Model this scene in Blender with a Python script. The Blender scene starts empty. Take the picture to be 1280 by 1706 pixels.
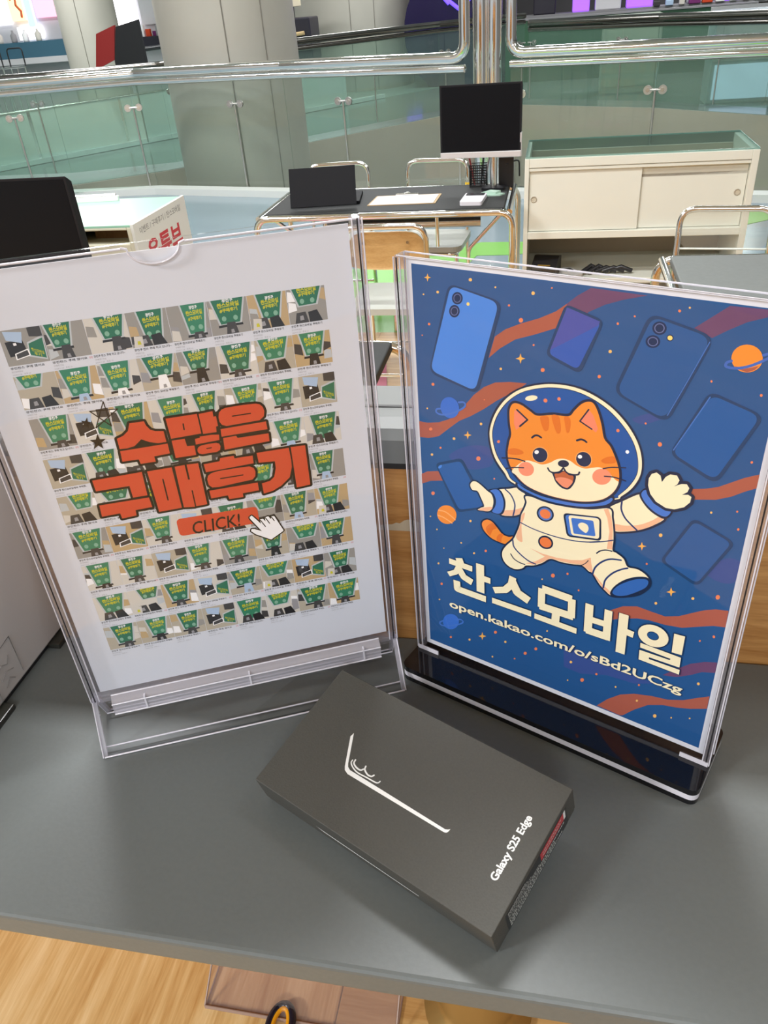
import bpy, math, random
from mathutils import Vector, Matrix
from mathutils.geometry import tessellate_polygon
random.seed(7)
S = bpy.context.scene
COL = S.collection
PI = math.pi

# ------------------------------------------------------------------ camera, light, exposure
CAM_Z = 1.5731            # eye height above the shop floor; the grey counter is at 1.13
PITCH, ROLL, FPX = 0.58344, -0.08656, 1309.99
cd = bpy.data.cameras.new('camera')
cd.sensor_fit = 'VERTICAL'; cd.sensor_height = 24.0
cd.lens = 24.0 * FPX / 1706.0
cd.clip_start = 0.02; cd.clip_end = 200
cam = bpy.data.objects.new('camera', cd); COL.objects.link(cam)
fw = Vector((0, math.cos(PITCH), -math.sin(PITCH))); rt = Vector((1, 0, 0)); up = rt.cross(fw)
cr, sr = math.cos(ROLL), math.sin(ROLL)
r2 = rt * cr + up * sr; u2 = up * cr - rt * sr
cam.matrix_world = Matrix(((r2.x, u2.x, -fw.x, 0), (r2.y, u2.y, -fw.y, 0), (r2.z, u2.z, -fw.z, CAM_Z), (0, 0, 0, 1)))
S.camera = cam
S.view_settings.view_transform = 'Standard'; S.view_settings.look = 'None'
S.view_settings.gamma = 1.0; S.view_settings.use_curve_mapping = False
S.view_settings.exposure = 0.0
S.cycles.max_bounces = 16; S.cycles.transparent_max_bounces = 24; S.cycles.transmission_bounces = 12
S.cycles.glossy_bounces = 6; S.cycles.diffuse_bounces = 4
S.cycles.caustics_reflective = False; S.cycles.caustics_refractive = False
S.cycles.sample_clamp_indirect = 6.0

YAW = math.radians(-13.4)          # the whole shop is turned 13.4 degrees from the view
E1 = Vector((math.cos(YAW), math.sin(YAW), 0)); E2 = Vector((-math.sin(YAW), math.cos(YAW), 0))
def W(a, b, z=0.0):                # shop coordinates: a along the counter, b into the shop
    return E1 * a + E2 * b + Vector((0, 0, z))

wd = bpy.data.worlds.new('world'); S.world = wd; wd.use_nodes = True
bg = wd.node_tree.nodes['Background']; bg.inputs[0].default_value = (0.92, 0.96, 1.0, 1); bg.inputs[1].default_value = 0.6

def area(name, a, b, z, sx, sy, power, color=(0.97, 0.985, 1.0), rot=(0, 0, 0)):
    l = bpy.data.lights.new(name, 'AREA'); l.shape = 'RECTANGLE'; l.size = sx; l.size_y = sy
    l.energy = power; l.color = color
    o = bpy.data.objects.new(name, l); COL.objects.link(o)
    o.location = W(a, b, z); o.rotation_euler = (rot[0], rot[1], YAW + rot[2])
    return o
LP = 1.55
CEIL = 3.9
for (a, b, p) in [(-4.0, -2.7, 215), (0.5, -3.7, 92), (-3.2, 0.8, 52), (1.9, 1.0, 14), (-3.4, 4.4, 62), (-0.65, 1.9, 76), (2.4, 5.6, 42), (-4.6, 6.2, 48), (-0.9, 6.6, 48)]:
    area('ceiling_light', a, b, CEIL - 0.06, 1.3, 0.35, p * LP)
for (a, b, p) in [(-8, 12.5, 130), (-3.0, 15.5, 80), (2.2, 15.0, 70), (-10.5, 18, 150), (3.5, 19.5, 80)]:
    area('ceiling_light', a, b, CEIL - 0.06, 2.0, 0.5, p * LP)
for (a, b, p) in [(-2.6, 10.0, 70), (0.2, 10.6, 50), (-5.2, 9.2, 40)]:
    area('atrium_light', a, b, CEIL - 0.06, 1.2, 0.5, p * LP)
# ------------------------------------------------------------------ materials
def lin(c):
    c = c / 255.0
    return c / 12.92 if c <= 0.04045 else ((c + 0.055) / 1.055) ** 2.4
def C(r, g, b, k=1.0):
    return (min(lin(r) * k, 1), min(lin(g) * k, 1), min(lin(b) * k, 1), 1)
MATS = {}
def mat(name, col, rough=0.5, metal=0.0, spec=0.5, noise=0.0, nscale=40, bump=0.0, emit=0, coat=0):
    if name in MATS: return MATS[name]
    m = bpy.data.materials.new(name); m.use_nodes = True; MATS[name] = m
    nt = m.node_tree; p = nt.nodes['Principled BSDF']
    p.inputs['Base Color'].default_value = col; p.inputs['Roughness'].default_value = rough
    p.inputs['Metallic'].default_value = metal; p.inputs['Specular IOR Level'].default_value = spec
    p.inputs['Coat Weight'].default_value = coat
    if emit:
        p.inputs['Emission Color'].default_value = col; p.inputs['Emission Strength'].default_value = emit
    if noise or bump:
        tc = nt.nodes.new('ShaderNodeTexCoord'); n = nt.nodes.new('ShaderNodeTexNoise')
        n.inputs['Scale'].default_value = nscale; n.inputs['Detail'].default_value = 5
        nt.links.new(tc.outputs['Object'], n.inputs['Vector'])
        if noise:
            mx = nt.nodes.new('ShaderNodeMix'); mx.data_type = 'RGBA'; mx.blend_type = 'MULTIPLY'
            mx.inputs[0].default_value = 1.0
            rp = nt.nodes.new('ShaderNodeMapRange'); rp.inputs[1].default_value = 0.3; rp.inputs[2].default_value = 0.7
            rp.inputs[3].default_value = 1 - noise; rp.inputs[4].default_value = 1 + noise
            nt.links.new(n.outputs['Fac'], rp.inputs[0])
            mx.inputs[6].default_value = col
            nt.links.new(rp.outputs[0], mx.inputs[7]); nt.links.new(mx.outputs[2], p.inputs['Base Color'])
        if bump:
            bp = nt.nodes.new('ShaderNodeBump'); bp.inputs['Strength'].default_value = bump; bp.inputs['Distance'].default_value = 0.002
            nt.links.new(n.outputs['Fac'], bp.inputs['Height']); nt.links.new(bp.outputs[0], p.inputs['Normal'])
    return m
def clear(name, tint=(1, 1, 1), ior=1.45, rough=0.02, haze=0.0, hazecol=(1, 1, 1)):
    """thin clear sheet: passes light straight through, reflects by Fresnel"""
    if name in MATS: return MATS[name]
    m = bpy.data.materials.new(name); m.use_nodes = True; MATS[name] = m
    nt = m.node_tree; nt.nodes.clear(); N = nt.nodes.new; K = nt.links.new
    out = N('ShaderNodeOutputMaterial'); mx = N('ShaderNodeMixShader'); fr = N('ShaderNodeFresnel'); fr.inputs[0].default_value = ior
    tr = N('ShaderNodeBsdfTransparent'); tr.inputs[0].default_value = (*tint, 1)
    gl = N('ShaderNodeBsdfGlossy'); gl.inputs['Roughness'].default_value = rough; gl.inputs[0].default_value = (0.95, 0.95, 0.95, 1)
    ge = N('ShaderNodeNewGeometry'); inv = N('ShaderNodeMath'); inv.operation = 'SUBTRACT'; inv.inputs[0].default_value = 1.0; K(ge.outputs['Backfacing'], inv.inputs[1])
    fm = N('ShaderNodeMath'); fm.operation = 'MULTIPLY'; K(fr.outputs[0], fm.inputs[0]); K(inv.outputs[0], fm.inputs[1])
    K(fm.outputs[0], mx.inputs[0]); K(gl.outputs[0], mx.inputs[2])
    if haze:
        h = N('ShaderNodeMixShader'); h.inputs[0].default_value = haze; d = N('ShaderNodeBsdfDiffuse'); d.inputs[0].default_value = (*hazecol, 1)
        K(tr.outputs[0], h.inputs[1]); K(d.outputs[0], h.inputs[2]); K(h.outputs[0], mx.inputs[1])
    else: K(tr.outputs[0], mx.inputs[1])
    K(mx.outputs[0], out.inputs[0])
    return m
def solid_glass(name, tint=(1, 1, 1), ior=1.49, rough=0.0):
    if name in MATS: return MATS[name]
    m = bpy.data.materials.new(name); m.use_nodes = True; MATS[name] = m
    nt = m.node_tree; nt.nodes.clear(); N = nt.nodes.new
    out = N('ShaderNodeOutputMaterial'); g = N('ShaderNodeBsdfGlass'); g.inputs['Color'].default_value = (*tint, 1)
    g.inputs['IOR'].default_value = ior; g.inputs['Roughness'].default_value = rough
    nt.links.new(g.outputs[0], out.inputs[0]); return m
def wood(name, c1, c2, scale=(1, 14, 14), rough=0.35, ring=3.0, plank=0, rot=0.0, c3=None):
    """streaky wood grain running along the object's x axis"""
    if name in MATS: return MATS[name]
    m = bpy.data.materials.new(name); m.use_nodes = True; MATS[name] = m
    nt = m.node_tree; N = nt.nodes.new; K = nt.links.new; p = nt.nodes['Principled BSDF']
    tc = N('ShaderNodeTexCoord'); mp = N('ShaderNodeMapping'); mp.inputs['Scale'].default_value = scale; mp.inputs['Rotation'].default_value = (0, 0, rot)
    K(tc.outputs['Object'], mp.inputs[0])
    n1 = N('ShaderNodeTexNoise'); n1.inputs['Scale'].default_value = ring; n1.inputs['Detail'].default_value = 6; n1.inputs['Roughness'].default_value = 0.65; n1.inputs['Distortion'].default_value = 0.5
    n2 = N('ShaderNodeTexNoise'); n2.inputs['Scale'].default_value = ring * 9; n2.inputs['Detail'].default_value = 3
    K(mp.outputs[0], n1.inputs[0]); K(mp.outputs[0], n2.inputs[0])
    ad = N('ShaderNodeMath'); ad.operation = 'MULTIPLY_ADD'; ad.inputs[1].default_value = 0.35; K(n2.outputs[0], ad.inputs[0]); K(n1.outputs[0], ad.inputs[2])
    rp = N('ShaderNodeValToRGB'); e = rp.color_ramp.elements; e[0].position = 0.45; e[0].color = c1; e[1].position = 0.88; e[1].color = c2
    if c3: q = e.new(0.66); q.color = c3
    K(ad.outputs[0], rp.inputs[0])
    last = rp.outputs[0]
    if plank:
        m2 = N('ShaderNodeMapping'); m2.inputs['Rotation'].default_value = (0, 0, rot); K(tc.outputs['Object'], m2.inputs[0])
        br = N('ShaderNodeTexBrick'); br.inputs['Scale'].default_value = 1.0; br.inputs['Brick Width'].default_value = 0.9; br.inputs['Row Height'].default_value = plank
        br.inputs['Mortar Size'].default_value = 0.0012; br.inputs['Color1'].default_value = (1, 1, 1, 1); br.inputs['Color2'].default_value = (.8, .8, .8, 1); br.inputs['Mortar'].default_value = (.4, .35, .3, 1)
        K(m2.outputs[0], br.inputs[0])
        mx = N('ShaderNodeMix'); mx.data_type = 'RGBA'; mx.blend_type = 'MULTIPLY'; mx.inputs[0].default_value = 1
        K(last, mx.inputs[6]); K(br.outputs[0], mx.inputs[7]); last = mx.outputs[2]
    K(last, p.inputs['Base Color']); p.inputs['Roughness'].default_value = rough
    return m

# ------------------------------------------------------------------ mesh building
class MB:
    def __init__(s): s.v = []; s.f = []; s.m = []; s.sm = []; s.mats = []
    def mi(s, m):
        if m not in s.mats: s.mats.append(m)
        return s.mats.index(m)
    def add(s, vs, fs, m, smooth=False):
        o = len(s.v); i = s.mi(m); s.v += [tuple(v) for v in vs]
        for f in fs: s.f.append([o + k for k in f]); s.m.append(i); s.sm.append(smooth)
    def box(s, x0, x1, y0, y1, z0, z1, m):
        v = [(x, y, z) for z in (z0, z1) for y in (y0, y1) for x in (x0, x1)]
        s.add(v, [(0, 2, 3, 1), (4, 5, 7, 6), (0, 1, 5, 4), (2, 6, 7, 3), (0, 4, 6, 2), (1, 3, 7, 5)], m)
    def prism(s, poly, z0, z1, m, frame=None, smooth=False):
        """poly: 2D list (ccw); extruded along local z, or by frame(u,v,w)"""
        fr = frame or (lambda u, v, w: (u, v, w)); n = len(poly)
        v = [fr(p[0], p[1], z0) for p in poly] + [fr(p[0], p[1], z1) for p in poly]
        tri = tessellate_polygon([[Vector((p[0], p[1], 0)) for p in poly]])
        s.add(v, [tuple(t) for t in tri] + [tuple(k + n for k in t) for t in tri], m)
        s.add(v, [(i, (i + 1) % n, n + (i + 1) % n, n + i) for i in range(n)], m, smooth)
    def flat(s, poly, m, frame):
        tri = tessellate_polygon([[Vector((p[0], p[1], 0)) for p in poly]])
        s.add([frame(p[0], p[1]) for p in poly], [tuple(t) for t in tri], m)
    def cyl(s, p0, p1, r0, m, r1=None, n=20, caps=True):
        s.tube([p0, p1], r0, m, n=n, caps=caps, r1=r1)
    def tube(s, path, r, m, n=12, caps=True, r1=None, closed=False):
        P = [Vector(p) for p in path]; k = len(P); rings = []
        prev = None
        for i in range(k):
            if closed: t = (P[(i + 1) % k] - P[i - 1]).normalized()
            else: t = (P[min(i + 1, k - 1)] - P[max(i - 1, 0)]).normalized()
            if prev is None:
                a = Vector((0, 0, 1)) if abs(t.z) < 0.9 else Vector((1, 0, 0)); u = t.cross(a).normalized()
            else: u = (prev - t * prev.dot(t)).normalized()
            prev = u; w = t.cross(u)
            rr = r if r1 is None else r + (r1 - r) * i / (k - 1)
            rings.append([P[i] + (u * math.cos(q) + w * math.sin(q)) * rr for q in [2 * PI * j / n for j in range(n)]])
        v = [p for g in rings for p in g]; f = []
        for i in range(k if closed else k - 1):
            o0 = i * n; o1 = ((i + 1) % k) * n
            f += [(o0 + j, o0 + (j + 1) % n, o1 + (j + 1) % n, o1 + j) for j in range(n)]
        s.add(v, f, m, True)
        if caps and not closed:
            s.add(rings[0], [tuple(range(n - 1, -1, -1))], m); s.add(rings[-1], [tuple(range(n))], m)
    def lathe(s, prof, c, m, n=24):
        v = []; f = []
        for (r, z) in prof: v += [(c[0] + r * math.cos(2 * PI * j / n), c[1] + r * math.sin(2 * PI * j / n), c[2] + z) for j in range(n)]
        for i in range(len(prof) - 1): f += [(i * n + j, i * n + (j + 1) % n, (i + 1) * n + (j + 1) % n, (i + 1) * n + j) for j in range(n)]
        s.add(v, f, m, True)
    def build(s, name, parent=None, bevel=0, seg=2, loc=None, rot=None):
        me = bpy.data.meshes.new(name); me.from_pydata(s.v, [], s.f)
        for m in s.mats: me.materials.append(m)
        me.polygons.foreach_set('material_index', s.m); me.polygons.foreach_set('use_smooth', s.sm); me.update()
        o = bpy.data.objects.new(name, me); COL.objects.link(o)
        if parent: o.parent = parent
        if loc is not None: o.location = loc
        if rot is not None: o.rotation_euler = rot
        if bevel:
            b = o.modifiers.new('bevel', 'BEVEL'); b.width = bevel; b.segments = seg; b.limit_method = 'ANGLE'; b.angle_limit = 0.7
        return o
def thing(name, label, cat, loc=(0, 0, 0), rz=YAW, group=None):
    o = bpy.data.objects.new(name, None); COL.objects.link(o); o.empty_display_size = 0.05
    o.location = loc; o.rotation_euler = (0, 0, rz); return tag(o, label, cat, group)
def tag(o, label, cat, group=None):
    o['label'] = label; o['category'] = cat
    if group: o['group'] = group
    return o
def struct(o): o['kind'] = 'structure'; return o
def dup(root, loc, rz, label, group=None):
    r = root.copy(); COL.objects.link(r); r.location = loc; r.rotation_euler = (0, 0, rz); r['label'] = label
    if group: r['group'] = group
    for ch in list(root.children):
        c = ch.copy(); COL.objects.link(c); c.parent = r
        for g in list(ch.children):
            d = g.copy(); COL.objects.link(d); d.parent = c
    return r
def fillet(P, r, n=6):
    """round the corners of an open path"""
    P = [Vector(p) for p in P]; out = [P[0]]
    for i in range(1, len(P) - 1):
        a = (P[i - 1] - P[i]); b = (P[i + 1] - P[i]); la, lb = a.length, b.length; a.normalize(); b.normalize()
        ang = a.angle(b); d = min(r / math.tan(ang / 2), la * 0.49, lb * 0.49)
        p0 = P[i] + a * d; p1 = P[i] + b * d
        for k in range(n + 1):
            t = k / n; out.append(p0 * (1 - t) ** 2 + P[i] * 2 * t * (1 - t) + p1 * t * t)
    out.append(P[-1]); return out
def rrect(x0, x1, y0, y1, r, n=6):
    out = []
    for cx, cy, a0 in ((x1 - r, y0 + r, -90), (x1 - r, y1 - r, 0), (x0 + r, y1 - r, 90), (x0 + r, y0 + r, 180)):
        for k in range(n + 1):
            a = math.radians(a0 + 90 * k / n); out.append((cx + r * math.cos(a), cy + r * math.sin(a)))
    return out

# ------------------------------------------------------------------ flat printed artwork (sizes in mm)
def smooth_closed(P, n=5):
    k = len(P); out = []
    for i in range(k):
        p0, p1, p2, p3 = P[i - 1], P[i], P[(i + 1) % k], P[(i + 2) % k]
        for j in range(n): out.append(cr_pt(p0, p1, p2, p3, j / n))
    return out
def smooth_open(P, n=5):
    if len(P) < 3: return P
    Q = [2 * P[0] - P[1]] + P + [2 * P[-1] - P[-2]]; out = []
    for i in range(1, len(Q) - 2):
        for j in range(n): out.append(cr_pt(Q[i - 1], Q[i], Q[i + 1], Q[i + 2], j / n))
    out.append(P[-1]); return out
def cr_pt(p0, p1, p2, p3, t):
    return 0.5 * ((2 * p1) + (p2 - p0) * t + (2 * p0 - 5 * p1 + 4 * p2 - p3) * t * t + (3 * p1 - p0 - 3 * p2 + p3) * t ** 3)
def ribbon(P, w, closed):
    """quads along P, with discs at the joints"""
    quads = []; n = len(P)
    for i in range(n if closed else n - 1):
        a, b = P[i], P[(i + 1) % n]; d = b - a
        if d.length < 1e-6: continue
        d.normalize(); q = Vector((-d.y, d.x)) * (w / 2)
        quads.append([a - q, b - q, b + q, a + q])
    return quads
def disc(c, r, n=12): return [Vector((c.x + r * math.cos(2 * PI * k / n), c.y + r * math.sin(2 * PI * k / n))) for k in range(n)]
def rounded(P, r, n=5):
    out = []; k = len(P)
    for i in range(k):
        c = P[i]; a = P[i - 1] - c; b = P[(i + 1) % k] - c; a.normalize(); b.normalize()
        d = min(r / math.tan(max(a.angle(b), 0.2) / 2), (P[i - 1] - c).length * .48, (P[(i + 1) % k] - c).length * .48)
        for j in range(n + 1):
            t = j / n; out.append((c + a * d) * (1 - t) ** 2 + c * 2 * t * (1 - t) + (c + b * d) * t * t)
    return out
def art(mb, ops, pal, frame, z0, dz, clip=None):
    z = z0
    def emit(poly, m):
        if clip: poly = [Vector((min(max(p.x, clip[0]), clip[1]), min(max(p.y, clip[2]), clip[3]))) for p in poly]
        tri = tessellate_polygon([[Vector((p.x, p.y, 0)) for p in poly]])
        mb.add([frame(p.x, p.y, z) for p in poly], [tuple(t) for t in tri], m)
    for op, col, w, d in ops:
        m = pal[col]; P = [Vector((d[i] / 10, d[i + 1] / 10)) for i in range(0, len(d), 2)]; z += dz
        if op == 'F': emit(P, m)
        elif op == 'S': emit(smooth_closed(P), m)
        elif op == 'E':
            emit([P[0] + P[1] * math.cos(t) + P[2] * math.sin(t) for t in [2 * PI * k / 28 for k in range(28)]], m)
        elif op == 'R': emit(rounded(P, w), m)
        else:
            cl = op in 'CD'
            Q = smooth_closed(P) if op == 'C' else smooth_open(P) if op == 'L' else P
            for q in ribbon(Q, w, cl): emit(q, m)
            if op == 'T': J = Q[1:-1]
            elif op in 'CL': J = Q if op == 'C' else Q
            else: J = Q
            for j in J:
                z += dz * 0.02; emit(disc(j, w / 2), m)
    return z
_TX = {}
def text_mesh(s, bold=0.0, res=2, shear=0.0):
    """triangles of a line of type, set from (0,0), height of a capital about 0.7"""
    k = (s, bold, res, shear)
    if k in _TX: return _TX[k]
    cu = bpy.data.curves.new('type', 'FONT'); cu.body = s; cu.size = 1.0; cu.resolution_u = res; cu.offset = bold; cu.shear = shear
    cu.fill_mode = 'FRONT'
    o = bpy.data.objects.new('type', cu); COL.objects.link(o)
    bpy.context.view_layer.update()
    dg = bpy.context.evaluated_depsgraph_get(); me = o.evaluated_get(dg).to_mesh(); me.calc_loop_triangles()
    v = [(p.co.x, p.co.y) for p in me.vertices]; f = [tuple(t.vertices) for t in me.loop_triangles]
    o.evaluated_get(dg).to_mesh_clear(); bpy.data.objects.remove(o); bpy.data.curves.remove(cu)
    x0 = min(p[0] for p in v); x1 = max(p[0] for p in v); y0 = min(p[1] for p in v); y1 = max(p[1] for p in v)
    _TX[k] = (v, f, (x0, x1, y0, y1)); return _TX[k]
def put_text(mb, s, m, frame, z, x, y, width=None, height=None, bold=0.0, res=2, cap=None, shear=0.0, fit=None):
    """line of type with its box's lower left corner (baseline) at x,y; scaled to the given width (and height)"""
    v, f, (x0, x1, y0, y1) = text_mesh(s, bold, res, shear)
    sx = width / (x1 - x0) if width else None
    sy = height / (y1 - y0) if height else (cap if cap else sx)
    if sx is None: sx = sy
    yo = y0 if height else 0
    mb.add([frame(x + (p[0] - x0) * sx, y + (p[1] - yo) * sy, z) for p in v], f, m)
    return (x1 - x0) * sx
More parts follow.
